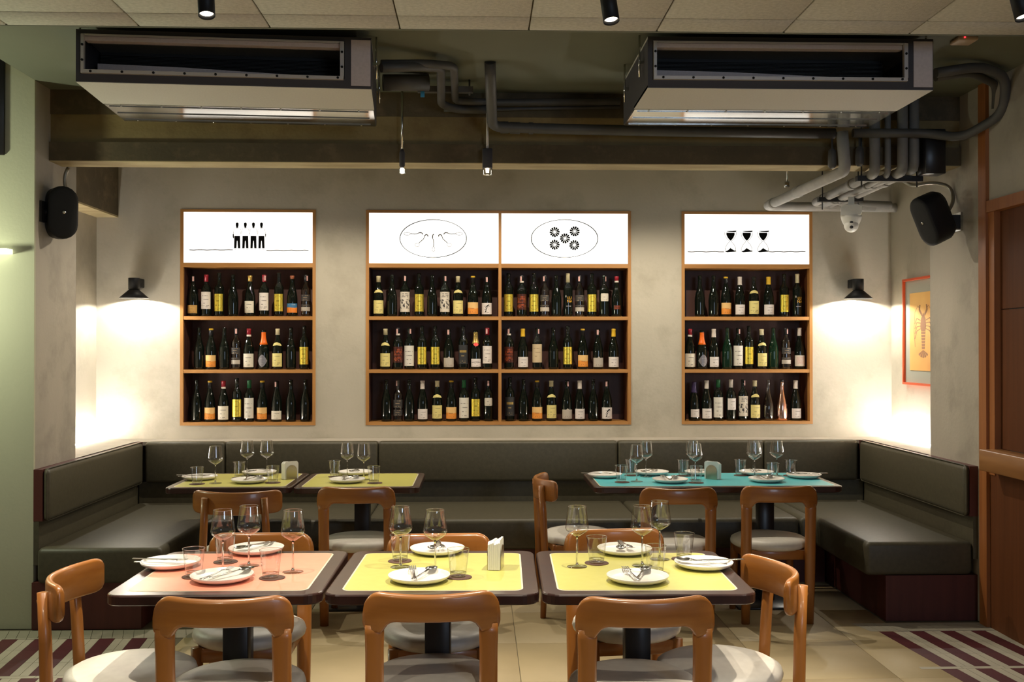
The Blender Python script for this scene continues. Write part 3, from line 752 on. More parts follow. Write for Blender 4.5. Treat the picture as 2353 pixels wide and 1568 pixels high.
def make_bottle(kind, x, y, z, rz, label, group):
    k = KIND[kind]; sh = k['shape']
    t = thing('wine_bottle', label, 'bottle', (x, y, z), rz, group)
    link('bottle_body', cached(('body', sh, k['glass']), lambda: MB().lathe(SHAPES[sh], 20).mesh('bottle_body', M[k['glass']])), t)
    first = t
    for i, (lm, fn, a, b, half) in enumerate(k['labels']):
        lo_ = link('paper_label', cached((kind, 'lab', i), lambda: patch(sh, fn, a, b, half, None, 18).mesh('paper_label', LM[lm], False)), t)
        if i == 0: first = lo_
    top = SHAPES[sh][-1][1]
    c = k['cap']
    def cp(key, z0, z1, m, name='capsule'): link(name, cached((sh, key, z0), lambda: cap_mesh(sh, z0, z1, m, name)), t)
    if c == 'blackgold':
        cp('bgb', k['capz'], 0.297, CAPM['black']); cp('bgy', 0.2971, top, CAPM['yellow'], 'cap_band')
    elif c == 'redwhite':
        cp('rwr', k['capz'] + 0.014, top, CAPM['red']); cp('rww', k['capz'], k['capz'] + 0.0139, CAPM['white'], 'cap_band')
    elif c in ('white_ring', 'purple_ring'):
        cp(c, k['capz'] + 0.014, top, CAPM['black' if c == 'white_ring' else 'red']); cp(c + 'w', k['capz'], k['capz'] + 0.0139, CAPM['white'], 'cap_band')
    elif c == 'orange':
        cp('oc', k['capz'], 0.2815, CAPM['orange'], 'neck_foil')
    elif c == 'gold2':
        cp('g2', k['capz'], 0.2815, CAPM['gold2'], 'neck_foil')
    elif c == 'cream' and kind == 'cream':
        cp('crm', k['capz'], 0.309, CAPM['cream'])
    elif c: cp(c, k['capz'], top, CAPM[c])
    e = k['extras']
    if 'tag' in e:
        o = link('neck_strip', cached((sh, 'tag', kind), lambda: patch(sh, rect, top - 0.045, top - 0.008, 0.42, 0.0166, 5).mesh('neck_strip', M['tagpink'], False)), t)
        o.rotation_euler = (0, 0, random.uniform(-0.7, 0.9))
    if 'F' in e:
        link('print_letter', cached('F', lambda: wrap_text(sh, 'f', 0.085, 0.058, 0.25).mesh('print_letter', M['ink'], False)), first)
    if 'luna' in e:
        def mk():
            a = wrap_text(sh, 'LU', 0.030, 0.142, 0, 0.008); b = wrap_text(sh, 'NA', 0.030, 0.117, 0, 0.008)
            a.add(b.v, b.f); return a.mesh('print_letters', mat('luna_ink', (0.85, 0.42, 0.03), 0.5), False)
        link('print_letters', cached('luna', mk), t)
        link('print_rule', cached('lunar', lambda: patch(sh, rect, 0.078, 0.082, 0.55).mesh('print_rule', mat('luna_rule', (0.35, 0.30, 0.32), 0.6), False)), t)
        link('print_moon', cached('lunam', lambda: patch(sh, diamond, 0.145, 0.165, 0.13).mesh('print_moon', mat('luna_moon', (0.4, 0.36, 0.34), 0.6), False)), t).rotation_euler = (0, 0, -0.6)
    if 'band' in e:
        link('gold_band', cached('band', lambda: patch(sh, rect, 0.128, 0.146, 0.75, None, 10, 2, 0.001).mesh('gold_band', mat('gold_band', (0.40, 0.27, 0.08), 0.4, 0.5), False)), t)
    if 'seal' in e:
        link('seal', cached('seal', lambda: patch(sh, diamond, 0.176, 0.204, 0.75, None, 14, 2, 0.0018).mesh('seal', mat('red_seal', (0.75, 0.03, 0.02), 0.4), False)), t)
        link('print_letters', cached('mo', lambda: wrap_text(sh, 'MOËT & CHANDON', 0.0085, 0.053).mesh('print_letters', M['ink'], False)), first)
        def vt():
            vs, fs = text_faces('MOËT', 0.020); m_ = MB(); out = []
            for X_, Y_, Z_ in vs:
                zz = 0.243 + X_; xx = -Y_
                r = prof_r(sh, zz) + 0.0016; a = -PI / 2 + xx / r
                out.append((r * math.cos(a), r * math.sin(a), zz))
            m_.add(out, fs); return m_.mesh('print_neck_letters', M['ink'], False)
        link('print_neck_letters', cached('mo2', vt), t)
    return t
ROWS = {
 (0, 0): ('left cabinet', [('brown', 443.7), ('claret', 474), ('yellow', 503.7), ('plain', 535.5), ('ivorygold', 574.5), ('claretag', 607), ('yellow', 641), ('blueorange', 671.4), ('clear', 703)]),
 (0, 1): ('left cabinet', [('plain', 457.8), ('orange', 485.3), ('plain', 515.6), ('clear', 543), ('ivoryred', 572), ('orangechamp', 606), ('cream', 638), ('plain', 668.6), ('yellow', 699)]),
 (0, 2): ('left cabinet', [('plain', 452), ('orange', 483), ('ivoryred', 514), ('yellow', 544.6), ('tallgreen', 573), ('orange', 603), ('ivorytag', 636), ('plain', 668.7), ('plain', 702)]),
 (1, 0): ('middle cabinet, left bay', [('cream', 869.8), ('plain', 901), ('picture', 930.7), ('yellow', 963), ('plain', 993), ('picture', 1022), ('cream', 1052.4), ('orange', 1086.8), ('fletter', 1119)]),
 (1, 1): ('middle cabinet, left bay', [('cream', 886), ('red', 914.8), ('tallwhite', 940.5), ('yellow', 969.8), ('yellow', 1000), ('gray', 1031), ('dark', 1064.5), ('moet', 1093), ('claretag', 1120)]),
 (1, 2): ('middle cabinet, left bay', [('plain', 888), ('cleardark', 915), ('plain', 940.5), ('whitelow', 971), ('cream', 1004.8), ('orange', 1037), ('tallgreen', 1066), ('yellow', 1092.7), ('square', 1122.5)]),
 (2, 0): ('middle cabinet, right bay', [('yellow', 1168.5), ('red', 1199), ('yellow', 1227), ('clear', 1252), ('plain', 1278.5), ('luna', 1305), ('clear', 1332), ('yellow', 1360), ('square', 1388), ('dots', 1417)]),
 (2, 1): ('middle cabinet, right bay', [('red', 1169.6), ('whiteyellow', 1201.5), ('tan', 1234.5), ('plain', 1271.5), ('yellow', 1304.6), ('orange', 1339), ('gray', 1374), ('whiteyellow', 1409.8)]),
 (2, 2): ('middle cabinet, right bay', [('dark', 1171.5), ('plain', 1203), ('orange', 1234), ('cream', 1266.7), ('gray', 1302.5), ('whitelow', 1332), ('plain', 1363), ('fletter', 1394.4)]),
 (3, 0): ('right cabinet', [('plain', 1608), ('plain', 1639.7), ('orange', 1668), ('whitelow', 1700), ('creamd', 1732), ('whiteyellow', 1766), ('yellow', 1801.8), ('luna', 1832)]),
 (3, 1): ('right cabinet', [('ivoryred', 1585.5), ('orangechamp', 1612.8), ('whitelow', 1640), ('green', 1671), ('tallwhite', 1695.8), ('yellow', 1720.7), ('cream', 1750), ('green', 1777), ('clear', 1805.7), ('redprint', 1836.8)]),
 (3, 2): ('right cabinet', [('purple', 1594.5), ('whitelow', 1623.5), ('tallgreen', 1650), ('whitesquare', 1679.4), ('picture', 1707), ('cream', 1734), ('flare', 1765), ('rose', 1796.5), ('whitelow', 1828)]),
}
ORD = ['first', 'second', 'third', 'fourth', 'fifth', 'sixth', 'seventh', 'eighth', 'ninth', 'tenth']
SH = ['top', 'middle', 'bottom']
for (bay, s), (where, row) in ROWS.items():
    for i, (kd, u) in enumerate(row):
        yb = YW + 0.068 + random.uniform(-0.004, 0.008)
        p = at_depth(u, 720, yb)
        lab = '%s, %s on %s shelf, %s' % (KIND[kd]['words'], ORD[i], SH[s], where)
        make_bottle(kd, p.x, yb, SHELF_Z[s] + 0.0003, random.uniform(-0.12, 0.12), lab, 'wine bottles on the %s shelf of the %s' % (SH[s], where))

# ------------------------------------------------------------------ banquette
bq = thing('banquette', 'olive leather corner banquette running along three walls under the wine shelves', 'bench')
ZT, ZSEAT = 0.893, 0.455
YBF = 7.42      # front of the back cushions
XBL, XBR = -2.40, 2.79   # front of side back cushions
XSL, XSR = -1.763, 2.217 # front of side seats
YSF, YSN = 6.66, 5.80
def cush(name, *a, r=0.028): return MB().rbox(*a, r, 3).build(name, M['leather'], bq)
xs = [-2.395] + [at_height(u, 1015, ZT).x for u in (520, 869, 1422, 1763)] + [2.785]
for a, b in zip(xs, xs[1:]): cush('back_cushion', a + 0.0015, b - 0.0015, YBF, YBF + 0.09, 0.60, ZT, r=0.022)
cush('side_back_cushion', XL + 0.05, XBL, YPL0, YBF - 0.002, 0.60, ZT)
cush('side_back_cushion', XBR, XR - 0.05, YPR0 + 0.03, YBF - 0.002, 0.60, ZT)
MB().box(XL, XL + 0.05, YPL0 - 0.001, YBF + 0.09, 0.60, ZT - 0.004).build('end_panel', M['plinth'], bq)
MB().box(XR - 0.05, XR, YPR0 + 0.03, YBF + 0.09, 0.60, ZT - 0.004).build('end_panel', M['plinth'], bq)
MB().box(XL + 0.04, XR - 0.04, YBF + 0.045, YBF + 0.09, ZSEAT - 0.1, 0.6).build('lower_back_panel', M['leather'], bq)
MB().box(XL + 0.001, XL + 0.03, YPL0, YBF + 0.09, ZSEAT - 0.1, 0.6).build('lower_back_panel', M['leather'], bq)
MB().box(XR - 0.03, XR - 0.001, YPR0 + 0.03, YBF + 0.09, ZSEAT - 0.1, 0.6).build('lower_back_panel', M['leather'], bq)
MB().box(XLA, XRA, YBF + 0.088, YW, 0.862, ZT - 0.004).build('ledge', M['plaster_grey'], bq)
MB().box(XLA, XL + 0.02, YPL1, YBF + 0.088, 0.862, ZT - 0.004).build('ledge', M['plaster_grey'], bq)
MB().box(XR - 0.02, XRA, YPR1, YBF + 0.088, 0.862, ZT - 0.004).build('ledge', M['plaster_grey'], bq)
xs = [XSL] + [at_height(u, 1170, ZSEAT).x for u in (858, 1448, 1800)] + [XSR]
xs[3] = min(xs[3], XSR - 0.1)
for a, b in zip(xs, xs[1:]): cush('seat_cushion', a + 0.0015, b - 0.0015, YSF, YBF + 0.04, 0.255, ZSEAT, r=0.03)
cush('side_seat_cushion', XL + 0.03, XSL - 0.001, YSN - 0.03, YBF + 0.04, 0.255, ZSEAT, r=0.03)
cush('side_seat_cushion', XSR + 0.001, XR - 0.03, YSN, YBF + 0.04, 0.262, ZSEAT, r=0.03)
MB().box(-1.9, 2.32, YSF + 0.14, YBF + 0.09, 0, 0.262).build('plinth', M['plinth'], bq)
MB().box(XL, XSL - 0.12, YPL0 - 0.02, YBF + 0.09, 0, 0.262).build('plinth', M['plinth'], bq)
MB().box(XSR + 0.12, XR, YPR0 + 0.04, YBF + 0.09, 0, 0.262).build('plinth', M['plinth'], bq)

# led strips glowing on the ledge at both ends
def led(x0, x1, y0, y1, label):
    o = MB().box(x0, x1, y0, y1, ZT - 0.004, ZT + 0.004).build('led_strip', M['led'])
    return tag(o, label, 'light', 'ledge led strips')
led(XLA + 0.03, XLA + 0.055, YPL1 + 0.06, YW - 0.03, 'glowing light strip on the ledge in the left corner')
led(XRA - 0.055, XRA - 0.03, YPR1 + 0.06, YW - 0.03, 'glowing light strip on the ledge below the framed print')

# ------------------------------------------------------------------ sconces
def sconce(u, v, label):
    c = at_depth(u, v, YW - 0.13)
    t = thing('wall_lamp', label, 'lamp', (c.x, c.y, c.z), 0, 'black cone wall lamps')
    R = 0.108
    MB().lathe([(0.032, 0.068), (R, 0.0), (R - 0.004, 0.0), (0.028, 0.064)], 32, cap0=False, cap1=False).build('lamp_shade', M['black'], t)
    MB().lathe([(0.0, 0.150), (0.040, 0.150), (0.041, 0.146), (0.041, 0.066), (0.0, 0.066)], 24).build('lamp_neck', M['black'], t)
    MB().rbox(-0.035, 0.035, 0.02, 0.1285, 0.085, 0.150, 0.004, 1).build('wall_bracket', M['black'], t)
    MB().lathe([(0.0, 0.040), (0.026, 0.040), (0.026, 0.058), (0.0, 0.058)], 20).build('bulb', M['lampglow'], t)
    point_lamp('sconce_light', (c.x, c.y, c.z + 0.030), SCONCE_W, 0.012, (1.0, 0.96, 0.87))
sconce(308, 686, 'black cone wall lamp beside the left cabinet')
sconce(1972, 687, 'black cone wall lamp beside the right cabinet')

# ------------------------------------------------------------------ track spotlights
for i, (u, v, Y) in enumerate(SPOTS):
    p = at_depth(u, v, Y)
    t = thing('track_spotlight', ['black cylinder spotlight hanging above the coral table', 'black cylinder spotlight hanging between the two middle ceiling boards, right of centre',
                                  'black cylinder spotlight cut off by the right edge of the photo'][i], 'lamp', (p.x, p.y, p.z), 0, 'ceiling spotlights')
    tilt = Matrix.Rotation(-0.10, 4, 'Y') @ Matrix.Rotation(-0.24, 4, 'X')
    mb = MB().lathe([(0.023, 0.012), (0.0275, 0.0), (0.029, 0.0), (0.029, 0.17), (0.0, 0.172)], 28, cap0=False); mb.move(tilt)
    mb.build('lamp_body', M['black'], t)
    mb = MB().lathe([(0.0, 0.012), (0.0232, 0.012), (0.0232, 0.015), (0.0, 0.015)], 24); mb.move(tilt); mb.build('lamp_lens', M['lampglow'], t)
    mb = MB().tube([tilt @ Vector((0, 0, 0.11)), tilt @ Vector((0, 0.0, 0.11)) + Vector((0, 0.045, 0.02)), Vector((0, 0.04, ZP - p.z))], 0.008, 8, bend=0.02)
    mb.build('stem', M['black'], t)
    tgt = (p.x + (0.05 if i == 0 else 0.0), p.y + 0.05, 0.75)
    spot_lamp('spot_light', (p.x, p.y - 0.003, p.z - 0.012), tgt, SPOT_W * (0.35 if i == 2 else 1.0), 74, 0.35, 0.02)
# the same track carries two more lamps, nearer than the frame shows
for x, w_ in ((-1.78, 120), (1.42, 105)): spot_lamp('track_light', (x, 3.35, 2.77), (x * 1.08, 3.55, 0.5), w_, 50, 0.3, 0.02)
for x, y in REAR_SPOTS: spot_lamp('rear_spot_light', (x, y, 2.75), (x, y + 1.0, 0.6), REAR_W, 66, 0.6, 0.03)

# ------------------------------------------------------------------ ducted air conditioners
def ac_unit(label, loc, rz, W, flip):
    t = thing('air_conditioner', label, 'air conditioner', loc, rz, 'ducted air conditioners under the slab')
    H, D = 0.24, 0.80; th = 0.012
    # local: front at y=0 facing the camera, x 0..W, z -H..0 ; flip -> control box on the right always
    MB().box(0, W, 0.0, D, -th, 0).build('top_panel', M['galvdull'], t)
    MB().box(0, th, 0, D, -H, -th).build('side_panel', M['darkgrey'], t)
    MB().box(W - th, W, 0, D, -H, -th).build('side_panel', M['darkgrey'], t)
    MB().box(th, W - th, D - th, D, -H, -th).build('rear_panel', M['galv'], t)
    MB().box(0, W, 0, 0.42, -H - 0.002, -H + th).build('bottom_panel', M['galvdull'], t)
    drain = MB().box(0.004, W - 0.004, 0.425, D, -H - 0.004, -H + th).build('drain_panel', M['galv'], t)
    for y in (0.455, 0.60, 0.75): MB().box(0.02, W - 0.03, y, y + 0.008, -H - 0.008, -H).build('rib', M['galv'], drain)
    cb = 0.0975   # control box width
    fx0, fx1 = 0.022, W - 0.125
    fr = MB()
    fr.box(0, W, -0.004, 0.0, -0.030, 0.0); fr.box(0, W, -0.004, 0.0, -H, -H + 0.042)
    fr.box(0, fx0 + 0.01, -0.004, 0.0, -H + 0.042, -0.03); fr.box(fx1, W - cb, -0.004, 0.0, -H + 0.042, -0.03)
    fr.box(W - cb, W, -0.004, 0.0, -H + 0.042, -0.03)
    fr.build('front_gasket', M['darkgrey'], t)
    MB().box(W - cb + 0.003, W - 0.004, -0.007, -0.004, -H + 0.012, -0.012).build('control_cover', M['lilac'], t)
    fl_ = MB()
    fl_.box(fx0 + 0.004, fx1 - 0.004, -0.022, 0.0, -H + 0.036, -H + 0.052); fl_.box(fx0 + 0.004, fx0 + 0.018, -0.022, 0, -H + 0.052, -0.026)
    fl_.box(fx1 - 0.020, fx1 - 0.002, -0.022, 0, -H + 0.052, -0.026); fl_.box(fx0 + 0.004, fx1 - 0.004, -0.012, 0, -0.030, -0.022)
    flange = fl_.build('duct_flange', M['galvfront'], t)
    a, b = fx0 + 0.018, fx1 - 0.022
    MB().box(a, b, 0.0, 0.045, -0.050, -0.030).build('upper_lip', M['lilac'], t)
    lo = MB(); lo.prism([(a, -H + 0.03), (b, -H + 0.03), (b, -H + 0.098), (a + 0.35 * (b - a), -H + 0.128), (a, -H + 0.136)], 0.19, 0.20)
    lo.build('drain_lip', M['lilac'], t)
    fin = MB()
    fin.box(a, b, 0.26, 0.27, -H + 0.03, -0.03)
    n = 22
    for k in range(n):
        z = -0.05 - (H - 0.10) * k / (n - 1)
        fin.box(a, b, 0.235, 0.26, z - 0.0015, z + 0.0015)
    fin.build('coil_fins', M['fin'], t)
    bm_ = cached('bolt', lambda: MB().lathe([(0.006, 0), (0.006, 0.003), (0, 0.004)], 8).move(Matrix.Rotation(PI / 2, 4, 'X')).mesh('bolt', M['black']))
    for k in range(9): link('bolt', bm_, flange, (0.07 + k * (fx1 - 0.1) / 8, -0.022, -H + 0.044))
    for k in range(2):
        for xx in (fx0 + 0.011, fx1 - 0.011): link('bolt', bm_, flange, (xx, -0.022, -0.075 - 0.07 * k))
    sm_ = cached('screw', lambda: MB().rbox(-0.004, 0.004, -0.004, 0.004, -0.004, 0.002, 0.001, 1).mesh('screw', M['chrome']))
    for k in range(7):
        x = 0.08 + k * (W - 0.16) / 6
        link('screw', sm_, drain, (x, D - 0.026, -H - 0.004)); link('screw', sm_, drain, (x, 0.444, -H - 0.004))
    for x, y in ((-0.02, 0.12), (-0.02, 0.62), (W + 0.02, 0.12), (W + 0.02, 0.62)):
        h = MB().tube([(x, y, -0.16), (x, y, ZS - loc[2])], 0.005, 8); h.box(min(x, x * 0.0 + (0 if x < 0 else W)) - 0.002, max(x, (0 if x < 0 else W)) + 0.002, y - 0.02, y + 0.02, -0.10, -0.085)
        h.build('hanger_rod', M['galv'], t)
    return t
ac_unit('ducted air conditioner hung under slab at left, above the coral table', (-1.842, 4.734, 3.03), math.atan2(0.094, 1.335), 1.34, False)
ac_unit('ducted air conditioner hung under slab at right, bluish end cover', (0.791, 4.76, 3.03), 0.0, 1.355, False)

# ------------------------------------------------------------------ pipes and hangers
def pipe(label, pts, r, m='pipe', bend=0.06, collars=(), n=14, cat='pipe', group='ceiling pipes', name='pipe'):
    o = MB().tube(pts, r, n, True, bend).build(name, M[m])
    tag(o, label, cat, group)
    for (a, b) in collars:
        a = Vector(a); b = Vector(b)
        MB().tube([a, b], r * 1.16, n).build('pipe_collar', M[m], o)
    return o
A = at_depth
# vertical drop and long run in front of the beam
y0 = 5.82
q = [A(1126, 116, 5.35), A(1128, 200, 5.45), A(1131, 292, 5.86), A(1300, 297, 5.88), A(1600, 303, 5.88), A(1918, 307, 5.88)]
q[0].z = ZS - 0.002
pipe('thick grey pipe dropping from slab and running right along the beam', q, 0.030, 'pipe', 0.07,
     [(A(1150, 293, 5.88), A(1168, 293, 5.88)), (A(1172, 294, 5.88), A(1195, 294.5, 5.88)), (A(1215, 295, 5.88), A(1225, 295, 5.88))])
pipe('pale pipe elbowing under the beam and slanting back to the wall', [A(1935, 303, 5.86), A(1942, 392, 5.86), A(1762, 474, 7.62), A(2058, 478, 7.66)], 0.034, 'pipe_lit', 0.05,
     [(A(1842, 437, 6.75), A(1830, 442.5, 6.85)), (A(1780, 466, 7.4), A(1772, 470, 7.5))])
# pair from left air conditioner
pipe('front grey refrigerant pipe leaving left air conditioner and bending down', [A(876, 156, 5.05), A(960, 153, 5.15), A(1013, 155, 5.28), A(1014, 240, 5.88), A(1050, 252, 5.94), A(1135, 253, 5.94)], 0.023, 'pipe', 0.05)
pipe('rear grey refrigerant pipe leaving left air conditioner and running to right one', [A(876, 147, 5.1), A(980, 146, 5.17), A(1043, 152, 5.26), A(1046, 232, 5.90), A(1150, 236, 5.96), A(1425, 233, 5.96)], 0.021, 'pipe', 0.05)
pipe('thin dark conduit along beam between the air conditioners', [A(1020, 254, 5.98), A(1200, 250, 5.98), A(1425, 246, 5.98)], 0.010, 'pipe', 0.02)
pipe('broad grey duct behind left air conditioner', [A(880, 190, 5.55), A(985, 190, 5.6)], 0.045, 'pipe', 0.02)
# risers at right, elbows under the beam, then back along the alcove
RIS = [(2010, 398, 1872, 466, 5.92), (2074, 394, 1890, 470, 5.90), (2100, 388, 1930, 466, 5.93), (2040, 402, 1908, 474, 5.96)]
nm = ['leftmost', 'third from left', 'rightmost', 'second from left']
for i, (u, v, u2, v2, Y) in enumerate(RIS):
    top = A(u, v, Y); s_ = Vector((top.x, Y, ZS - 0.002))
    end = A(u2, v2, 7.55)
    pipe('grey riser pipe by right pier, %s of four, slanting back' % nm[i], [s_, top, end, Vector((3.10 if i == 0 else 2.98, end.y + 0.05, end.z - 0.01))], 0.030 if i != 3 else 0.018, 'pipe_half_lit', 0.05,
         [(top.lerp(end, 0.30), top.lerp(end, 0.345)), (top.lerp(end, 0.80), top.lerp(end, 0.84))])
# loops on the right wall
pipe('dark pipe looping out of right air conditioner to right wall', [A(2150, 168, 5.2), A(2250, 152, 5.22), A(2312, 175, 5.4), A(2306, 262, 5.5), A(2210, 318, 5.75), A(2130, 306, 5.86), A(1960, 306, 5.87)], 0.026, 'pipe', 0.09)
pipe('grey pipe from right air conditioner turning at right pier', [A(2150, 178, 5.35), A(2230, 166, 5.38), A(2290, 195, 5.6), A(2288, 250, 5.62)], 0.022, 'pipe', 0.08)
# hanger rails
def rail(label, a, b, h=0.035, rods=(), m='blackmetal'):
    a = Vector(a); b = Vector(b)
    t = tag(MB().box(a.x, b.x, a.y - 0.02, a.y + 0.02, a.z - h / 2, a.z + h / 2).build('pipe_hanger_rail', M[m]), label, 'bracket', 'pipe hanger rails')
    for (x, lo, hi) in rods: MB().tube([(x, a.y, lo), (x, a.y, hi)], 0.005, 8).build('hanger_rod', M[m], t)
    return t
a, b = A(960, 206, 5.72), A(1087, 206, 5.72)
r_ = rail('grey steel rail under the pipes right of left air conditioner, blue tag', a, b, 0.032, [(a.x + 0.02, a.z - 0.02, ZS), (b.x - 0.02, a.z - 0.03, ZS)], 'pipe')
p = A(971, 217, 5.70); MB().box(p.x - 0.011, p.x + 0.011, p.y - 0.004, p.y, p.z - 0.016, p.z + 0.016).build('blue_clip', M['tagblue'], r_)
a, b = A(1968, 411, 6.02), A(2118, 411, 6.02)
rail('black steel rail carrying pipes just below the beam at right', a, b, 0.032, [(a.x + 0.03, a.z - 0.05, ZS), (b.x - 0.03, a.z - 0.05, ZS)])
a, b = A(1880, 459, 7.1), A(1982, 459, 7.1)
rail('lower black steel rail carrying pipes above the camera dome', a, b, 0.030, [(a.x + 0.03, a.z - 0.07, ZS), (b.x - 0.03, a.z - 0.07, ZS)])
# hanging rod with clamp over pale pipe
p = A(1809, 390, 6.9)
t = tag(MB().tube([(p.x, p.y, ZS), (p.x, p.y, A(1809, 418, 6.9).z)], 0.005, 8).build('pipe_clamp', M['galv']), 'thin rod and clamp holding the pale slanting pipe', 'bracket', 'pipe hanger rails')
p2 = A(1808, 424, 6.9); MB().rbox(p2.x - 0.018, p2.x + 0.018, p2.y - 0.012, p2.y + 0.012, p2.z - 0.02, p2.z + 0.02, 0.006, 2).build('clamp', M['galv'], t)
# small valve stubs
for i, (u, v, Y) in enumerate(((1912, 360, 5.9), (1975, 355, 5.95))):
    p = A(u, v, Y)
    tag(MB().lathe([(0.006, 0.12), (0.006, 0.05), (0.021, 0.035), (0.024, 0.0), (0.024, -0.055), (0.012, -0.07)], 14, (p.x, p.y, p.z)).build('pipe_valve', M['pipe']),
        ['grey capped valve left of the pipe elbow below the beam', 'grey capped valve right of the pipe elbow below the beam'][i], 'valve', 'pipe valves')
# dark junction box at right end of the beam
a, b = A(2118, 300, 5.93), A(2165, 402, 5.93)
tag(MB().rbox(a.x, b.x, 5.88, 5.99, b.z, a.z, 0.004, 1).build('cable_trunking', M['blackmetal']), 'tall dark metal trunking box at right end of beam', 'box')
# smoke detector
p = at_height(2215, 88, ZS)
sd = tag(MB().rbox(p.x - 0.05, p.x + 0.05, p.y - 0.05, p.y + 0.05, ZS - 0.022, ZS, 0.008, 2).build('alarm_sensor', M['cream_plastic']), 'small cream ceiling sensor with red light, right of right air conditioner', 'sensor')
MB().sphere((p.x - 0.02, p.y - 0.052, ZS - 0.010), 0.004, 8, 6).build('indicator', M['redled'], sd)
p = A(945, 129, 5.75)
tag(MB().rbox(p.x - 0.04, p.x + 0.04, p.y - 0.02, p.y + 0.02, p.z - 0.010, p.z + 0.010, 0.003, 1).build('pipe_label', M['orangewire']), 'small orange label plate above pipes beside left air conditioner', 'label')

# hanging spot lamps near the beam
def hanging_lamp(u, label, boxy):
    Y = 5.93
    zt = ZS; b = A(u, 352, Y); e = A(u, 385, Y)
    t = thing('hanging_lamp', label, 'lamp', (b.x, Y, 0), 0, 'small lamps hung from slab on rods')
    MB().tube([(0, 0, b.z), (0, 0, zt)], 0.007, 8).build('rod', M['chrome'] if not boxy else M['galvfront'], t)
    if boxy:
        MB().rbox(-0.029, 0.029, -0.02, 0.02, e.z - 0.005, b.z + 0.025, 0.004, 1).build('junction_box', M['darkgrey'], t)
        p = [(-0.024, -0.0, e.z - 0.004), (-0.024, 0, e.z - 0.046), (0.024, 0, e.z - 0.046), (0.024, 0, e.z - 0.004)]
        MB().tube(p, 0.0035, 8, bend=0.01).build('yoke', M['chrome'], t)
    else:
        MB().lathe([(0.010, b.z + 0.02), (0.016, b.z), (0.016, e.z + 0.01), (0.010, e.z - 0.004)], 16).build('junction_box', M['darkgrey'], t)
        p = [(-0.014, 0, e.z - 0.004), (-0.014, 0, e.z - 0.038), (0.016, 0, e.z - 0.038), (0.016, 0, e.z - 0.004)]
        MB().tube(p, 0.0035, 8, bend=0.014).build('yoke', M['chrome'], t)
    MB().lathe([(0.0, e.z - 0.030), (0.009, e.z - 0.030), (0.010, e.z - 0.004), (0.0, e.z - 0.002)], 14).build('bulb', M['lampglow'], t)
    return b.x, Y, e.z
h1 = hanging_lamp(924, 'small lamp on thin rod with rounded dark socket, below the beam', False)
h2 = hanging_lamp(1120, 'small lamp on thin rod with square dark box, below the beam', True)
spot_lamp('hanging_light', (h1[0], h1[1], h1[2] - 0.055), (-0.9, 6.35, 0.75), HANG_W, 120, 0.4, 0.015)
spot_lamp('hanging_light', (h2[0], h2[1], h2[2] - 0.055), (0.9, 6.35, 0.75), HANG_W, 130, 0.4, 0.015)

# ------------------------------------------------------------------ speakers
def stadium(w, h, n=10):
    pts = []
    r = w / 2
    for k in range(n + 1):
        a = PI * k / n; pts.append((r * math.cos(a), h / 2 - r + r * math.sin(a)))
    for k in range(n + 1):
        a = PI + PI * k / n; pts.append((r * math.cos(a), -h / 2 + r + r * math.sin(a)))
    return pts
def speaker(label, loc, rot, wall_x):
    t = thing('wall_speaker', label, 'speaker', loc, 0, 'black wall speakers'); t.rotation_euler = rot
    W, H, D = 0.168, 0.305, 0.15
    rings = [(0.80, 0.88, D), (0.97, 0.985, D * 0.8), (1.0, 1.0, 0.03), (0.97, 0.985, 0.012)]
    vs = []; fs = []
    for (a, b, y) in rings:
        for (x, z) in stadium(W * a, H * b): vs.append((x, y, z))
    m = len(vs) // len(rings)
    for i in range(len(rings) - 1):
        for k in range(m): fs.append((i * m + k, i * m + (k + 1) % m, (i + 1) * m + (k + 1) % m, (i + 1) * m + k))
    fs.append(tuple(range(m)))
    MB().add(vs, fs, True).build('cabinet', M['black'], t)
    vs = []; fs = []
    st = stadium(W * 0.97, H * 0.985)
    for s_, y in ((1.0, 0.012), (0.98, 0.004), (0.85, -0.001), (0.5, -0.004)):
        for (x, z) in st: vs.append((x * s_, y, z * s_))
    for i in range(3):
        for k in range(m): fs.append((i * m + k, i * m + (k + 1) % m, (i + 1) * m + (k + 1) % m, (i + 1) * m + k))
    fs.append(tuple(3 * m + k for k in range(m)))
    MB().add(vs, fs, True).build('grille', M['blackmesh'], t)
    MB().lathe([(0.0, 0), (0.009, 0), (0.009, 0.002), (0, 0.002)], 16).move(Matrix.Translation((0, -0.0055, 0.0)) @ Matrix.Rotation(PI / 2, 4, 'X')).build('badge', M['chrome'], t)
    return t
pl = A(161, 493, 6.02)
speaker('black rounded wall speaker high on the left pier', (pl.x, 5.93, pl.z), (0.06, 0, 0.62), XL)
mb = MB().box(XL, XL + 0.012, 5.87, 5.96, pl.z - 0.06, pl.z + 0.06)
t = tag(mb.build('speaker_bracket', M['blackmetal']), 'black bracket plate holding the speaker on left pier', 'bracket', 'speaker brackets')
MB().tube([(XL + 0.01, 5.915, pl.z), (XL + 0.045, 5.93, pl.z), (pl.x - 0.04, 6.03, pl.z - 0.01)], 0.015, 10).build('bracket_arm', M['blackmetal'], t)
c = [A(157, 386, 6.06), A(150, 400, 6.05), A(148, 420, 6.05), A(153, 440, 6.05)]
tag(MB().tube(c, 0.011, 8, bend=0.03).build('flexible_conduit', M['flex']), 'ribbed flexible conduit dropping to the left speaker', 'conduit', 'speaker conduits')
pr_ = A(2128, 515, 5.95)
speaker('black rounded wall speaker turned inward on the right pier', (pr_.x - 0.04, 5.90, pr_.z), (0.42, 0.0, -1.38), XR)
zc = A(2190, 512, 6.05).z
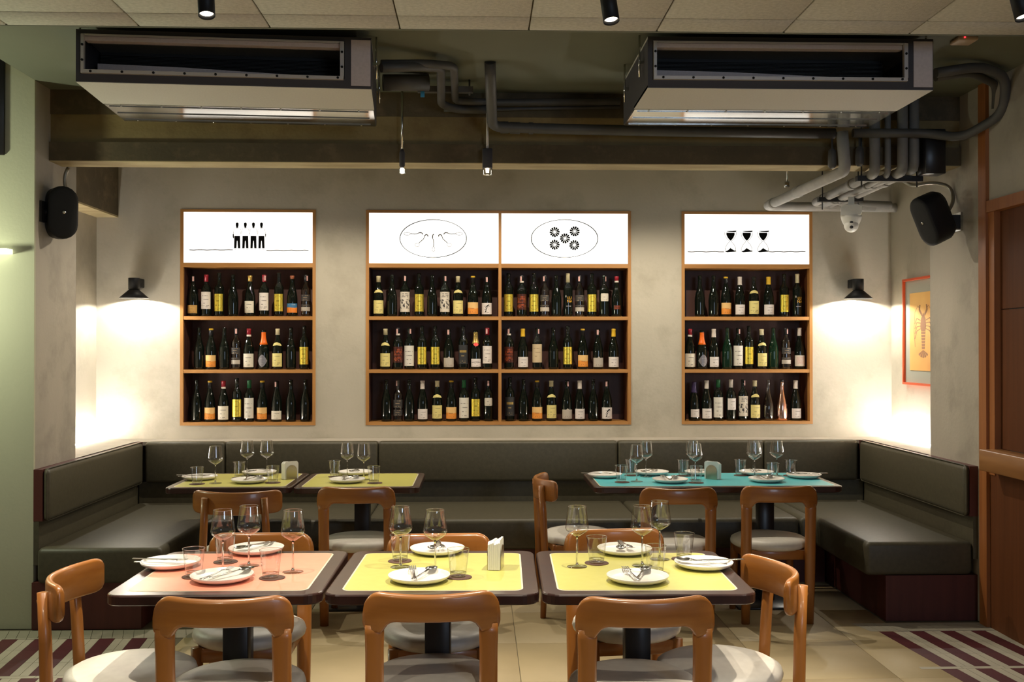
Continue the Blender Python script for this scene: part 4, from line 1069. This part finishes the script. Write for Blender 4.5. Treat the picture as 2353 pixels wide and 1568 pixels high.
t = tag(MB().box(XR - 0.012, XR, 5.98, 6.08, zc - 0.055, zc + 0.055).build('speaker_bracket', M['galv']), 'metal bracket plate holding the speaker on right pier', 'bracket', 'speaker brackets')
MB().box(XR - 0.05, XR - 0.012, 6.005, 6.055, zc - 0.042, zc + 0.042).build('bracket_arm', M['blackmetal'], t)
MB().tube([(XR - 0.04, 6.03, zc), (pr_.x + 0.06, 6.0, pr_.z)], 0.016, 10).build('bracket_arm', M['blackmetal'], t)
c = [A(2075, 415, 6.25), A(2095, 428, 6.2), A(2140, 418, 6.15), A(2185, 428, 6.1), A(2192, 462, 6.05), A(2178, 488, 6.02), A(2160, 488, 5.98)]
tag(MB().tube(c, 0.011, 10, bend=0.06).build('flexible_conduit', M['flex']), 'ribbed flexible conduit looping to the right speaker', 'conduit', 'speaker conduits')

# ------------------------------------------------------------------ security camera
p = A(1956, 500, 6.75)
t = thing('security_camera', 'white dome security camera with two lenses under the pipes', 'camera', (p.x, p.y, p.z), -0.33)
mb = MB().prism([(-0.066, -0.02), (0.055, -0.02), (0.066, 0.0), (0.066, 0.035), (0.04, 0.05), (-0.05, 0.05), (-0.066, 0.035)], -0.055, 0.06)
mb.move(Matrix.Translation((0, 0, 0.03))); mb.build('junction_box', M['white'], t)
MB().lathe([(0.068, 0.012), (0.066, -0.004), (0.058, -0.03), (0.045, -0.055), (0.043, -0.06)], 28).build('housing', M['white'], t)
MB().sphere((0, -0.012, -0.055), 0.047, 24, 14).build('ball', M['white'], t)
for z, r in ((-0.038, 0.013), (-0.068, 0.013)):
    y = -0.012 - math.sqrt(max(0, 0.047 ** 2 - (z + 0.055) ** 2)) - 0.001
    MB().sphere((0, y + 0.006, z), r, 16, 10, (1, 0.6, 1)).build('lens', M['blackmetal'], t)
MB().box(-0.02, 0.02, 0.0, 0.04, 0.075, A(1956, 459, 6.75).z - p.z + 0.02).build('mounting_post', M['white'], t)

# ------------------------------------------------------------------ framed lobster print
t = thing('framed_print', 'lobster print in a vermilion frame on the right alcove wall', 'picture')
ya, yb = at_side(2076, 700, XRA - 0.02).y, 6.45
za, zb_ = at_side(2076, 883, XRA - 0.02).z, at_side(2076, 643, XRA - 0.02).z
ws = 0.016
MB().box(XRA - 0.03, XRA, ya - ws, ya, za, zb_).build('frame_rail', M['frame_red'], t)
MB().box(XRA - 0.03, XRA, yb, yb + ws, za, zb_).build('frame_rail', M['frame_red'], t)
MB().box(XRA - 0.03, XRA, yb + ws, ya - ws, za, za + ws).build('frame_rail', M['frame_red'], t)
MB().box(XRA - 0.03, XRA, yb + ws, ya - ws, zb_ - ws, zb_).build('frame_rail', M['frame_red'], t)
MB().box(XRA - 0.012, XRA, yb + ws, ya - ws, za + ws, zb_ - ws).build('mount', M['mount'], t)
y1 = at_side(2091, 700, XRA - 0.014).y; z1 = at_side(2091, 675, XRA - 0.014).z; z0 = at_side(2091, 851, XRA - 0.014).z
yc = at_side(2122, 700, XRA - 0.014).y
y0 = 2 * yc - y1
MB().box(XRA - 0.016, XRA - 0.012, y0, y1, z0, z1).build('print_sheet', M['art'], t)
zc = (z0 + z1) / 2; h = (z1 - z0)
xp = XRA - 0.0165
lb = MB()
def lp(pts): lb.add([(xp, yc + a * 1.9 * h, zc + b * h) for a, b in pts], [tuple(range(len(pts)))])
def ll(pts, wd):
    for (a, b), (c_, d_) in zip(pts, pts[1:]):
        L = math.hypot(c_ - a, d_ - b); nx, ny = -(d_ - b) / L * wd / 2, (c_ - a) / L * wd / 2
        lp([(a + nx, b + ny), (c_ + nx, d_ + ny), (c_ - nx, d_ - ny), (a - nx, b - ny)])
lp([(0.0, 0.24), (0.035, 0.16), (0.045, 0.06), (0.03, 0.0), (-0.03, 0.0), (-0.045, 0.06), (-0.035, 0.16)])
for k in range(6): lp([(-0.034 + 0.002 * k, -0.005 - k * 0.038), (0.034 - 0.002 * k, -0.005 - k * 0.038), (0.030 - 0.002 * k, -0.036 - k * 0.038), (-0.030 + 0.002 * k, -0.036 - k * 0.038)])
for k in range(5):
    a = -PI / 2 + (k - 2) * 0.42
    lp([(0.0, -0.235), (0.085 * math.cos(a - 0.17), -0.235 + 0.095 * math.sin(a - 0.17)), (0.092 * math.cos(a), -0.235 + 0.105 * math.sin(a)), (0.085 * math.cos(a + 0.17), -0.235 + 0.095 * math.sin(a + 0.17))])
for sgn in (-1, 1):
    for k in range(4): ll([(sgn * 0.04, 0.14 - 0.035 * k), (sgn * 0.10, 0.17 - 0.055 * k), (sgn * 0.13, 0.10 - 0.065 * k)], 0.010)
    ll([(sgn * 0.015, 0.22), (sgn * 0.08, 0.33), (sgn * 0.13, 0.25), (sgn * 0.145, 0.0), (sgn * 0.125, -0.2)], 0.006)
    ll([(sgn * 0.02, 0.20), (sgn * 0.06, 0.27), (sgn * 0.05, 0.34)], 0.018)
lb.build('print_lobster', M['art_ink'], t, fix=False)

# ------------------------------------------------------------------ right side joinery
HZT = at_side(2262, 468, XR).z
jo = thing('wall_joinery', 'warm wood framed opening with dark panels on right wall', 'cabinetry')
yj = YPR0 - 0.02
MB().box(XR - 0.02, XR + 0.08, yj - 0.085, yj, 0, ZS - 0.001).build('post', M['wood_trim'], jo)
zr = at_side(2262, 480, XR).z
MB().box(XR - 0.018, XR + 0.08, 3.2, yj - 0.086, zr - 0.03, zr + 0.035).build('head_rail', M['wood_trim'], jo)
MB().box(XR - 0.005, XR + 0.08, yj - 0.15, yj - 0.086, 0.86, zr - 0.03).build('inner_post', M['wood_trim'], jo)
zm = at_side(2280, 712, XR).z; zc1 = at_side(2280, 1030, XR).z; zc0 = at_side(2280, 1078, XR).z
MB().box(XR + 0.03, XR + 0.06, 3.2, yj - 0.151, zm + 0.003, zr - 0.031).build('panel', M['wood_red'], jo)
MB().box(XR + 0.03, XR + 0.06, 3.2, yj - 0.151, zc1, zm - 0.003).build('panel', M['wood_red'], jo)
MB().box(XR + 0.0, XR + 0.06, 3.2, yj - 0.086, 0, zc0 - 0.001).build('lower_panel', M['wood_red'], jo)
ct = tag(MB().rbox(XR - 0.10, XR + 0.029, 3.2, yj - 0.16, zc0, zc1 - 0.002, 0.004, 1).build('counter_ledge', M['oak_dark']), 'thick oak counter ledge jutting from right wall panelling', 'counter')

# left wall bits at the edge of the frame
p0 = A(-60, 572, YPL0 - 0.04); p1 = A(22, 583, YPL0 - 0.04)
tag(MB().box(p0.x - 0.4, p1.x, YPL0 - 0.075, YPL0 - 0.003, p1.z, p0.z).build('wall_light_bar', M['ledgreen']), 'bright white light bar on the green tinted left wall', 'light')
p0 = A(8, 140, YPL0 - 0.03); p1 = A(8, 355, YPL0 - 0.03)
tag(MB().rbox(p0.x - 0.5, p0.x, YPL0 - 0.022, YPL0 - 0.002, p1.z, p0.z + 0.15, 0.004, 1).build('wall_panel', M['blackmetal']), 'dark panel high on left wall at the photo edge', 'panel')

# ------------------------------------------------------------------ tables
TZ = 0.755
def rrect(x0, x1, y0, y1, r, n=6):
    pts = []
    for (cx, cy, a0) in ((x1 - r, y1 - r, 0), (x0 + r, y1 - r, PI / 2), (x0 + r, y0 + r, PI), (x1 - r, y0 + r, 1.5 * PI)):
        for k in range(n + 1):
            a = a0 + PI / 2 * k / n; pts.append((cx + r * math.cos(a), cy + r * math.sin(a)))
    return pts
def ring_stack(levels, cap=True):
    """levels: list of (outline, z)"""
    mb = MB(); vs = []; fs = []
    m = len(levels[0][0])
    for o, z in levels: vs += [(x, y, z) for x, y in o]
    for i in range(len(levels) - 1):
        for k in range(m): fs.append((i * m + k, i * m + (k + 1) % m, (i + 1) * m + (k + 1) % m, (i + 1) * m + k))
    fs.append(tuple(reversed(range(m)))); fs.append(tuple(len(vs) - m + k for k in range(m)))
    return mb.add(vs, fs, False)
def table(label, cx, cy, W, D, colour, rz, peds=((0, 0),), border=0.052):
    t = thing('dining_table', label, 'table', (cx, cy, 0), rz, 'cafe tables with laminate tops')
    x, y = W / 2, D / 2
    R = 0.055
    lv = [(rrect(-x + 0.004, x - 0.004, -y + 0.004, y - 0.004, R - 0.004), TZ - 0.036), (rrect(-x, x, -y, y, R), TZ - 0.032), (rrect(-x, x, -y, y, R), TZ - 0.006),
          (rrect(-x + 0.002, x - 0.002, -y + 0.002, y - 0.002, R - 0.002), TZ - 0.002), (rrect(-x + 0.006, x - 0.006, -y + 0.006, y - 0.006, R - 0.006), TZ)]
    ring_stack(lv).build('table_edge', M['tabletrim'], t)
    b = border
    ring_stack([(rrect(-x + b, x - b, -y + b, y - b, 0.035), TZ - 0.003), (rrect(-x + b, x - b, -y + b, y - b, 0.035), TZ + 0.0006)]).build('inlay_line', M['steelline'], t)
    b += 0.006
    ring_stack([(rrect(-x + b, x - b, -y + b, y - b, 0.030), TZ - 0.003), (rrect(-x + b, x - b, -y + b, y - b, 0.030), TZ + 0.0012)]).build('laminate_top', M[colour], t)
    for (px, py) in peds:
        MB().rbox(px - 0.046, px + 0.046, py - 0.046, py + 0.046, 0.014, TZ - 0.036, 0.004, 1).build('pedestal', M['tabletrim'] if False else M['blackmetal'], t)
        MB().rbox(px - 0.22, px + 0.22, py - 0.22, py + 0.22, 0.0, 0.014, 0.004, 1).build('base_plate', M['blackmetal'], t)
    return t
RZ = -0.025
T1 = table('coral topped square table, left of the three pushed together in front', -0.878, 3.775, 0.714, 0.735, 'pink', RZ + 0.02)
T2 = table('yellow topped square table, middle of the three pushed together in front', -0.148, 3.757, 0.716, 0.735, 'yellow', RZ)
T3 = table('yellow topped square table, right of the three pushed together in front', 0.578, 3.737, 0.716, 0.735, 'yellow', RZ)
T4 = table('yellow topped table by the banquette with a napkin holder', -1.465, 6.365, 0.735, 0.71, 'yellow', 0.0, border=0.04)
T5 = table('yellow topped table by the banquette without a napkin holder', -0.715, 6.345, 0.735, 0.71, 'yellow', 0.0, border=0.04)
T6 = table('long turquoise topped table by the banquette at right', 1.415, 6.30, 1.475, 0.69, 'blue', 0.0, ((-0.36, 0), (0.36, 0)), border=0.035)

# ------------------------------------------------------------------ chairs
def bent_board(width, sag, thick, top_fn, bot_fn, n=28, cy=0.0):
    """board swept across the chair; outline between bot_fn(s) and top_fn(s), s in -1..1, bowed back by sag"""
    mb = MB(); vs = []; fs = []; k = 10
    for i in range(n + 1):
        s = -1 + 2 * i / n
        s = math.copysign(1 - (1 - abs(s)) ** 1.35, s) if abs(s) > 1e-9 else 0.0
        x = s * width / 2; y = cy - sag * (1 - s * s)
        dx, dy = width / 2, 2 * sag * s
        L = math.hypot(dx, dy); nx, ny = -dy / L, dx / L
        zt, zb = top_fn(s), bot_fn(s)
        hh = (zt - zb) / 2; zc = (zt + zb) / 2; ht = thick / 2; r = min(ht, hh) * 0.85
        ring = []
        for (sx, sz) in ((1, 1), (-1, 1), (-1, -1), (1, -1)):
            for q in ((0, 0.5, 1) if True else (0,)):
                a = {(1, 1): 0, (-1, 1): PI / 2, (-1, -1): PI, (1, -1): 1.5 * PI}[(sx, sz)] + q * PI / 2
                ring.append(((ht - r) * sx + r * math.cos(a), (hh - r) * sz + r * math.sin(a)))
        for (o, z) in ring: vs.append((x + nx * o, y + ny * o, zc + z))
        k = len(ring)
    for i in range(n):
        for j in range(k): fs.append((i * k + j, i * k + (j + 1) % k, (i + 1) * k + (j + 1) % k, (i + 1) * k + j))
    fs.append(tuple(reversed(range(k)))); fs.append(tuple(n * k + j for j in range(k)))
    return mb.add(vs, fs, True)
def loft(sections, smooth=True):
    vs = []; fs = []; m = len(sections[0])
    for s in sections: vs += s
    for i in range(len(sections) - 1):
        for k in range(m): fs.append((i * m + k, i * m + (k + 1) % m, (i + 1) * m + (k + 1) % m, (i + 1) * m + k))
    fs.append(tuple(reversed(range(m)))); fs.append(tuple(len(vs) - m + k for k in range(m)))
    return MB().add(vs, fs, smooth)
def oct_sec(cx, cy, z, wx, wy, ch=0.3):
    a, b = wx / 2, wy / 2; c = ch * min(wx, wy)
    return [(cx + a, cy - b + c, z), (cx + a, cy + b - c, z), (cx + a - c, cy + b, z), (cx - a + c, cy + b, z), (cx - a, cy + b - c, z), (cx - a, cy - b + c, z), (cx - a + c, cy - b, z), (cx + a - c, cy - b, z)]
SEATZ = 0.475
def seat_parts(t):
    R = 0.222
    prof = [(0.0, SEATZ - 0.062), (R - 0.02, SEATZ - 0.062), (R - 0.004, SEATZ - 0.050), (R, SEATZ - 0.036), (R - 0.006, SEATZ - 0.018), (R - 0.03, SEATZ - 0.005), (R - 0.08, SEATZ), (0.06, SEATZ + 0.002), (0, SEATZ + 0.002)]
    MB().lathe(prof, 40).build('seat', M['seatcloth'], t)
    ap = MB()
    ap.rbox(-0.165, 0.165, 0.140, 0.162, SEATZ - 0.115, SEATZ - 0.060, 0.004, 1); ap.rbox(-0.165, 0.165, -0.172, -0.150, SEATZ - 0.115, SEATZ - 0.060, 0.004, 1)
    ap.rbox(-0.178, -0.156, -0.16, 0.15, SEATZ - 0.115, SEATZ - 0.060, 0.004, 1); ap.rbox(0.156, 0.178, -0.16, 0.15, SEATZ - 0.115, SEATZ - 0.060, 0.004, 1)
    ap.build('seat_frame', M['chairwood'], t)
def chair_a(name, label, loc, rz):
    """chair whose wide backrest flows into square rear posts"""
    t = thing(name, label, 'chair', loc, rz, 'bent wood cafe chairs')
    seat_parts(t)
    ZK = 0.79
    px = 0.1825
    for sgn in (-1, 1):
        x = sgn * px
        loft([oct_sec(x, -0.180, 0.0, 0.046, 0.036), oct_sec(x, -0.188, 0.20, 0.054, 0.040), oct_sec(x, -0.198, 0.42, 0.058, 0.042), oct_sec(x, -0.209, 0.60, 0.058, 0.036), oct_sec(x, -0.211, 0.655, 0.061, 0.031), oct_sec(x, -0.212, 0.685, 0.060, 0.024)]).build('rear_leg', M['chairwood'], t)
        x = sgn * 0.168
        loft([oct_sec(x * 1.04, 0.165, 0.0, 0.036, 0.034), oct_sec(x, 0.155, 0.25, 0.042, 0.038), oct_sec(x, 0.15, SEATZ - 0.058, 0.044, 0.040)]).build('front_leg', M['chairwood'], t)
    def top(s):
        a = abs(s)
        e = max(0.0, (a - 0.70) / 0.30)
        return ZK - 0.004 + 0.010 * a * a - 0.062 * (1 - math.sqrt(max(0.0, 1 - e ** 2.4)))
    def bot(s):
        a = abs(s)
        inner = 0.715
        if a < inner:
            q = max(0.0, (a - 0.52) / (inner - 0.52))
            return ZK - 0.092 - 0.038 * (1 - math.sqrt(max(0.0, 1 - q ** 2)))
        e = max(0.0, (a - 0.93) / 0.07)
        return ZK - 0.130 + 0.020 * (1 - math.sqrt(max(0.0, 1 - e ** 2)))
    bent_board(0.428, 0.052, 0.031, top, bot, 44, -0.198).build('backrest', M['boardwood'], t)
    return t
def chair_b(name, label, loc, rz):
    """chair with a curved board fixed in front of round rear posts"""
    t = thing(name, label, 'chair', loc, rz, 'bent wood cafe chairs')
    seat_parts(t)
    for sgn in (-1, 1):
        pts = [Vector((sgn * 0.190, -0.235, 0.0)), Vector((sgn * 0.178, -0.222, 0.35)), Vector((sgn * 0.166, -0.232, 0.60)), Vector((sgn * 0.158, -0.243, 0.765))]
        rl_ = MB().tube(pts, [0.017, 0.021, 0.021, 0.019], 12).build('rear_leg', M['chairwood'], t)
        x = sgn * 0.168
        loft([oct_sec(x * 1.06, 0.168, 0.0, 0.034, 0.034), oct_sec(x, 0.155, 0.25, 0.040, 0.038), oct_sec(x, 0.15, SEATZ - 0.058, 0.042, 0.040)]).build('front_leg', M['chairwood'], t)
        pk = MB().tube([(sgn * 0.158, -0.262, 0.735), (sgn * 0.158, -0.238, 0.735)], 0.006, 8); pk.build('peg', M['boardwood'], rl_)
    def top(s):
        e = max(0.0, (abs(s) - 0.86) / 0.14)
        return 0.795 + 0.006 * s * s - 0.022 * (1 - math.sqrt(max(0.0, 1 - e ** 2)))
    def bot(s):
        e = max(0.0, (abs(s) - 0.86) / 0.14)
        return 0.672 + 0.004 * s * s + 0.022 * (1 - math.sqrt(max(0.0, 1 - e ** 2)))
    bent_board(0.468, 0.098, 0.024, top, bot, 32, -0.162).build('backrest', M['boardwood'], t)
    return t
def back_at(u, v, z, rz, off=0.225):
    p = at_height(u, v, z)
    return (p.x - math.sin(rz) * off, p.y + math.cos(rz) * off, 0)
# near side of the front row (backs towards us)
rz = 0.0
a1 = chair_a('dining_chair', 'orange wood chair, back towards us, tucked under the coral table', back_at(511, 1375, 0.785, 0.0), 0.0)
dup(a1, back_at(992, 1364, 0.785, 0.035), 0.035, 'orange wood chair, back towards us, tucked under the middle front table')
dup(a1, back_at(1484, 1375, 0.785, 0.01), 0.01, 'orange wood chair, back towards us, tucked under the right front table')
# far side of the front row
for (u, v, r_, lab) in ((602, 1222, PI, 'orange wood chair facing us across the coral table'), (1010, 1224, PI + 0.02, 'orange wood chair facing us across the middle front table'),
                        (1410, 1213, PI + 0.10, 'orange wood chair facing us across the right front table')):
    dup(a1, back_at(u, v, 0.795, r_), r_, lab)
# back row
dup(a1, back_at(818, 1119, 0.79, 0.0), 0.0, 'orange wood chair, back towards us, under the right yellow banquette table')
dup(a1, back_at(1560, 1121, 0.79, 0.0), 0.0, 'orange wood chair, back towards us, left of two at the turquoise table')
dup(a1, back_at(1791, 1117, 0.79, -0.01), -0.01, 'orange wood chair, back towards us, right of two at the turquoise table')
b1 = chair_b('dining_chair', 'orange wood chair with round posts, back towards us, under the left yellow banquette table', back_at(540, 1131, 0.795, 0.0, 0.23), 0.0)
dup(b1, (-1.205, 3.60, 0), -PI / 2 + 0.08, 'orange wood chair with round posts at left end of the front row')
dup(b1, (0.845, 3.585, 0), PI / 2 + 0.06, 'orange wood chair with round posts at right end of the front row')
dup(b1, (0.60, 6.15, 0), -PI / 2 + 0.05, 'orange wood chair with round posts at left end of the turquoise table')

# ------------------------------------------------------------------ tableware
ZT_ = TZ + 0.0014
def make_glass(p, label, group):
    t = thing('wine_glass', label, 'wine glass', (p.x, p.y, ZT_), random.uniform(0, 6), group)
    link('bowl', cached('wg_bowl', lambda: MB().lathe([(0.0042, 0.112), (0.012, 0.1155), (0.030, 0.127), (0.0405, 0.136), (0.0440, 0.146), (0.0425, 0.158), (0.0335, 0.224)], 32, cap0=False, cap1=False).mesh('bowl', M['glass'])), t)
    link('rim', cached('wg_rim', lambda: MB().tube([(0.0335 * math.cos(2 * PI * i / 32), 0.0335 * math.sin(2 * PI * i / 32), 0.224) for i in range(33)], 0.0007, 6, False).mesh('rim', M['glassbase'])), t)
    link('stem', cached('wg_stem', lambda: MB().lathe([(0.0055, 0.007), (0.0036, 0.020), (0.0034, 0.100), (0.0045, 0.1118)], 12).mesh('stem', M['glassbase'])), t)
    link('foot', cached('wg_foot', lambda: MB().lathe([(0.0, 0.0), (0.037, 0.0), (0.038, 0.001), (0.036, 0.0022), (0.015, 0.0040), (0.0056, 0.0072)], 32, cap0=False, cap1=False).mesh('foot', M['basethin'])), t)
def make_tumbler(p, label, group, cl):
    c = tag(link('coaster', cached('coaster', lambda: MB().lathe([(0.0, 0.0), (0.045, 0.0), (0.0455, 0.001), (0.045, 0.0025), (0.0, 0.0026)], 28).mesh('coaster', M['coaster'])), None, (p.x + random.uniform(-.006, .006), p.y + random.uniform(-.006, .006), ZT_)), cl, 'coaster', 'round brown coasters')
    t = thing('water_tumbler', label, 'tumbler', (p.x, p.y, ZT_ + 0.0027), random.uniform(0, 6), group)
    link('tumbler_wall', cached('tw', lambda: MB().lathe([(0.0290, 0.016), (0.0390, 0.098)], 32, cap0=False, cap1=False).mesh('tumbler_wall', M['glass'])), t)
    link('rim', cached('tw_rim', lambda: MB().tube([(0.039 * math.cos(2 * PI * i / 32), 0.039 * math.sin(2 * PI * i / 32), 0.098) for i in range(33)], 0.0009, 6, False).mesh('rim', M['glassbase'])), t)
    link('tumbler_base', cached('tb', lambda: MB().lathe([(0.0, 0.0), (0.0262, 0.0), (0.0275, 0.002), (0.0290, 0.0159), (0.020, 0.0135), (0.0, 0.0125)], 32).mesh('tumbler_base', M['basethin'])), t)
def make_plate(p, label, r, group):
    t = tag(link('dinner_plate', cached('plate', lambda: MB().lathe([(0.0, 0.0), (0.068, 0.0), (0.072, 0.002), (0.092, 0.007), (0.105, 0.015), (0.1085, 0.0225), (0.1075, 0.0235), (0.105, 0.0225), (0.100, 0.0155), (0.088, 0.0105), (0.0, 0.0100)], 48).mesh('dinner_plate', M['porcelain'])), None, (p.x, p.y, ZT_)), label, 'plate', group)
    t.scale = (r, r, 1)
    return t
def cutlery_mesh(kind):
    mb = MB()
    def flat(pts, t=0.0016, lift=lambda x: 0.0):
        # pts: (x along, half width); a curved strip
        vs = []; fs = []
        for (x, w_) in pts:
            z = lift(x)
            vs += [(x, -w_, z), (x, w_, z), (x, w_ * 0.9, z + t), (x, -w_ * 0.9, z + t)]
        for i in range(len(pts) - 1):
            for k in range(4): fs.append((i * 4 + k, i * 4 + (k + 1) % 4, (i + 1) * 4 + (k + 1) % 4, (i + 1) * 4 + k))
        fs.append((3, 2, 1, 0)); n = len(pts) - 1; fs.append((n * 4, n * 4 + 1, n * 4 + 2, n * 4 + 3))
        mb.add(vs, fs, True)
    lift = lambda x: 0.003 + 0.010 * max(0, (x - 0.06)) ** 1.5 * 8 - 0.0 + 0.006 * math.exp(-((x - 0.045) / 0.03) ** 2)
    if kind == 'fork':
        flat([(-0.095, 0.007), (-0.088, 0.0085), (-0.05, 0.0055), (0.0, 0.0035), (0.03, 0.0035), (0.042, 0.011), (0.052, 0.0125), (0.058, 0.0125)], lift=lambda x: 0.002 + 0.006 * math.exp(-((x - 0.03) / 0.03) ** 2))
        for k in range(4):
            y = -0.0102 + k * 0.0068
            mb.add([(x, y + dy, z + dz) for x, z in ((0.057, 0.0028), (0.098, 0.0075)) for dy, dz in ((-0.002, 0), (0.002, 0), (0.002, 0.0016), (-0.002, 0.0016))],
                   [(0, 1, 5, 4), (1, 2, 6, 5), (2, 3, 7, 6), (3, 0, 4, 7), (4, 5, 6, 7)])
    elif kind == 'spoon':
        flat([(-0.095, 0.007), (-0.088, 0.0085), (-0.05, 0.0055), (0.0, 0.0035), (0.040, 0.0035)], lift=lambda x: 0.002 + 0.006 * math.exp(-((x - 0.03) / 0.03) ** 2))
        vs = []; fs = []; n = 16
        for ring, (s_, z) in enumerate(((1.0, 0.0085), (0.8, 0.0045), (0.45, 0.002), (0.02, 0.0012))):
            for k in range(n):
                a = 2 * PI * k / n; vs.append((0.068 + 0.032 * s_ * math.cos(a), 0.020 * s_ * math.sin(a), z))
        for i in range(3):
            for k in range(n): fs.append((i * n + k, i * n + (k + 1) % n, (i + 1) * n + (k + 1) % n, (i + 1) * n + k))
        fs.append(tuple(3 * n + k for k in range(n)))
        m0 = len(vs); vs2 = [(x, y, z - 0.0012) for x, y, z in vs]
        mb.add(vs, fs, True); mb.add(vs2, fs, True)
    else:
        flat([(-0.105, 0.006), (-0.098, 0.0085), (-0.02, 0.0075), (0.0, 0.007), (0.01, 0.0095), (0.08, 0.010), (0.100, 0.006), (0.105, 0.002)], 0.0022, lambda x: 0.002)
    return mb.mesh(kind, M['steel'])
def make_cutlery(kind, plate, dx, dy, ang, label):
    o = tag(link(kind, cached(kind, lambda: cutlery_mesh(kind)), None, (plate.location.x + dx, plate.location.y + dy, ZT_ + 0.0215 if kind == 'knife' else ZT_ + 0.0208), ang), label, kind, 'steel cutlery laid on the plates')
    return o
def napkins(p, ang, label, where):
    t = thing('napkin_holder', label, 'napkin holder', (p.x, p.y, ZT_), ang, 'napkin holders on the tables')
    arch = [(-0.036, 0.0)] + [(0.036 * math.cos(PI - PI * k / 14), 0.052 + 0.036 * math.sin(PI - PI * k / 14)) for k in range(15)] + [(0.036, 0.0)]
    MB().prism(arch, -0.026, -0.024).build('side_plate', M['brass'], t); MB().prism(arch, 0.024, 0.026).build('side_plate', M['brass'], t)
    MB().box(-0.036, 0.036, -0.024, 0.024, 0.0, 0.002).build('base_plate', M['brass'], t)
    n = thing('napkin_stack', 'folded white paper napkins standing in the holder on the %s' % where, 'napkin', (p.x, p.y, ZT_ + 0.0022), ang, 'paper napkins in holders')
    for k in range(6):
        y = -0.0225 + k * 0.0075
        h = 0.108 - 0.003 * (k % 3)
        pl_ = [(-0.046, 0.0), (0.046, 0.0), (0.047, h - 0.012), (0.038, h - 0.002 * k), (-0.040, h), (-0.047, h - 0.01)]
        MB().prism(pl_, y, y + 0.0068).build('napkin', M['paper'], n)
    return t
def on_table(u, v): return at_height(u, v, ZT_)
SETS = [
 ('coral front table', [(512, 1314), (572, 1301), (673, 1315)], [(445, 1326), (517, 1293), (622, 1329)],
    [(392, 1302, 'left', 'h'), (510, 1334, 'near', 'v3'), (589, 1270, 'far', 'd')], 1.0),
 ('middle front table', [(920.5, 1304), (1000, 1314)], [(919.5, 1290), (1053, 1327)], [(963, 1335, 'near', 'v'), (1005, 1270.7, 'far', 'v2')], 1.0),
 ('right front table', [(1326, 1303), (1476, 1301), (1516, 1286)], [(1371, 1295), (1506, 1318), (1572, 1286)],
    [(1465, 1336, 'near', 'v'), (1435, 1271, 'far', 'v2'), (1617, 1304, 'right', 'hr')], 1.0),
 ('left yellow banquette table', [(495, 1111), (568, 1095), (613, 1094)], [(453, 1113), (550, 1099), (627, 1110)],
    [(459, 1102, 'left', 'h'), (573, 1109, 'near', 'v'), (596, 1091, 'far', 'd')], 0.98),
 ('right yellow banquette table', [(798, 1099), (836, 1103)], [(769, 1096), (859, 1111)], [(798, 1108.5, 'near', 'v'), (816, 1091, 'far', 'v2')], 0.98),
 ('turquoise table', [(1463, 1107), (1484.5, 1096), (1591, 1094), (1598, 1103), (1731, 1093.5), (1734, 1099), (1785, 1094)],
    [(1450, 1093), (1427.5, 1108.6), (1570, 1094), (1600, 1110), (1701, 1093), (1776, 1102), (1817.5, 1094)],
    [(1390, 1097, 'left end', 'h'), (1540, 1108.5, 'near left', 'v'), (1498, 1091, 'far left', 'd'), (1761, 1107, 'near right', 'v'), (1738, 1091, 'far right', 'v2'), (1847, 1098, 'right end', 'hr'), (1612, 1091, 'far middle', 'v2')], 0.98),
]
for name, gl, tu, pls, sc_ in SETS:
    for i, (u, v) in enumerate(sorted(gl)):
        make_glass(on_table(u, v), 'clear stemmed wine glass on the %s, %s from left' % (name, ORD[i]), 'wine glasses on the tables')
    for i, (u, v) in enumerate(sorted(tu)):
        make_tumbler(on_table(u, v), 'clear water tumbler on a coaster on the %s, %s from left' % (name, ORD[i]), 'water tumblers on the tables', 'round brown coaster on the %s, %s from left' % (name, ORD[i]))
    for (u, v, w_, style) in pls:
        pl_ = make_plate(on_table(u, v), 'white rimmed plate at the %s of the %s' % (w_, name), 1.0, 'white plates on the tables')
        on = 'on the %s plate of the %s' % (w_, name)
        if style == 'v':
            make_cutlery('fork', pl_, -0.020, 0.012, math.radians(96), 'steel fork ' + on); make_cutlery('spoon', pl_, 0.016, 0.014, math.radians(70), 'steel spoon ' + on)
        elif style == 'v3':
            make_cutlery('fork', pl_, -0.018, 0.0, math.radians(70), 'steel fork ' + on); make_cutlery('spoon', pl_, 0.030, 0.012, math.radians(52), 'steel spoon ' + on)
        elif style == 'v2':
            make_cutlery('fork', pl_, 0.012, 0.045, math.radians(-82), 'steel fork ' + on); make_cutlery('spoon', pl_, -0.012, 0.045, math.radians(-95), 'steel spoon ' + on)
        elif style == 'd':
            make_cutlery('fork', pl_, 0.0, 0.03, math.radians(-125), 'steel fork ' + on); make_cutlery('spoon', pl_, -0.02, 0.03, math.radians(-122), 'steel spoon ' + on)
        elif style == 'h':
            make_cutlery('knife', pl_, -0.045, 0.012, math.radians(-8), 'steel knife ' + on); make_cutlery('fork', pl_, -0.03, -0.02, math.radians(4), 'steel fork ' + on)
        else:
            make_cutlery('knife', pl_, 0.055, 0.012, math.radians(186), 'steel knife ' + on); make_cutlery('spoon', pl_, -0.01, -0.012, math.radians(150), 'steel spoon ' + on)
napkins(on_table(1139, 1306), math.radians(80), 'white napkin holder standing edge on upon the middle front table', 'middle front table')
napkins(on_table(666, 1101), math.radians(38), 'arched napkin holder on the left yellow banquette table', 'left yellow banquette table')
napkins(on_table(1638, 1101), math.radians(-35), 'arched napkin holder at the middle of the turquoise table', 'turquoise table')
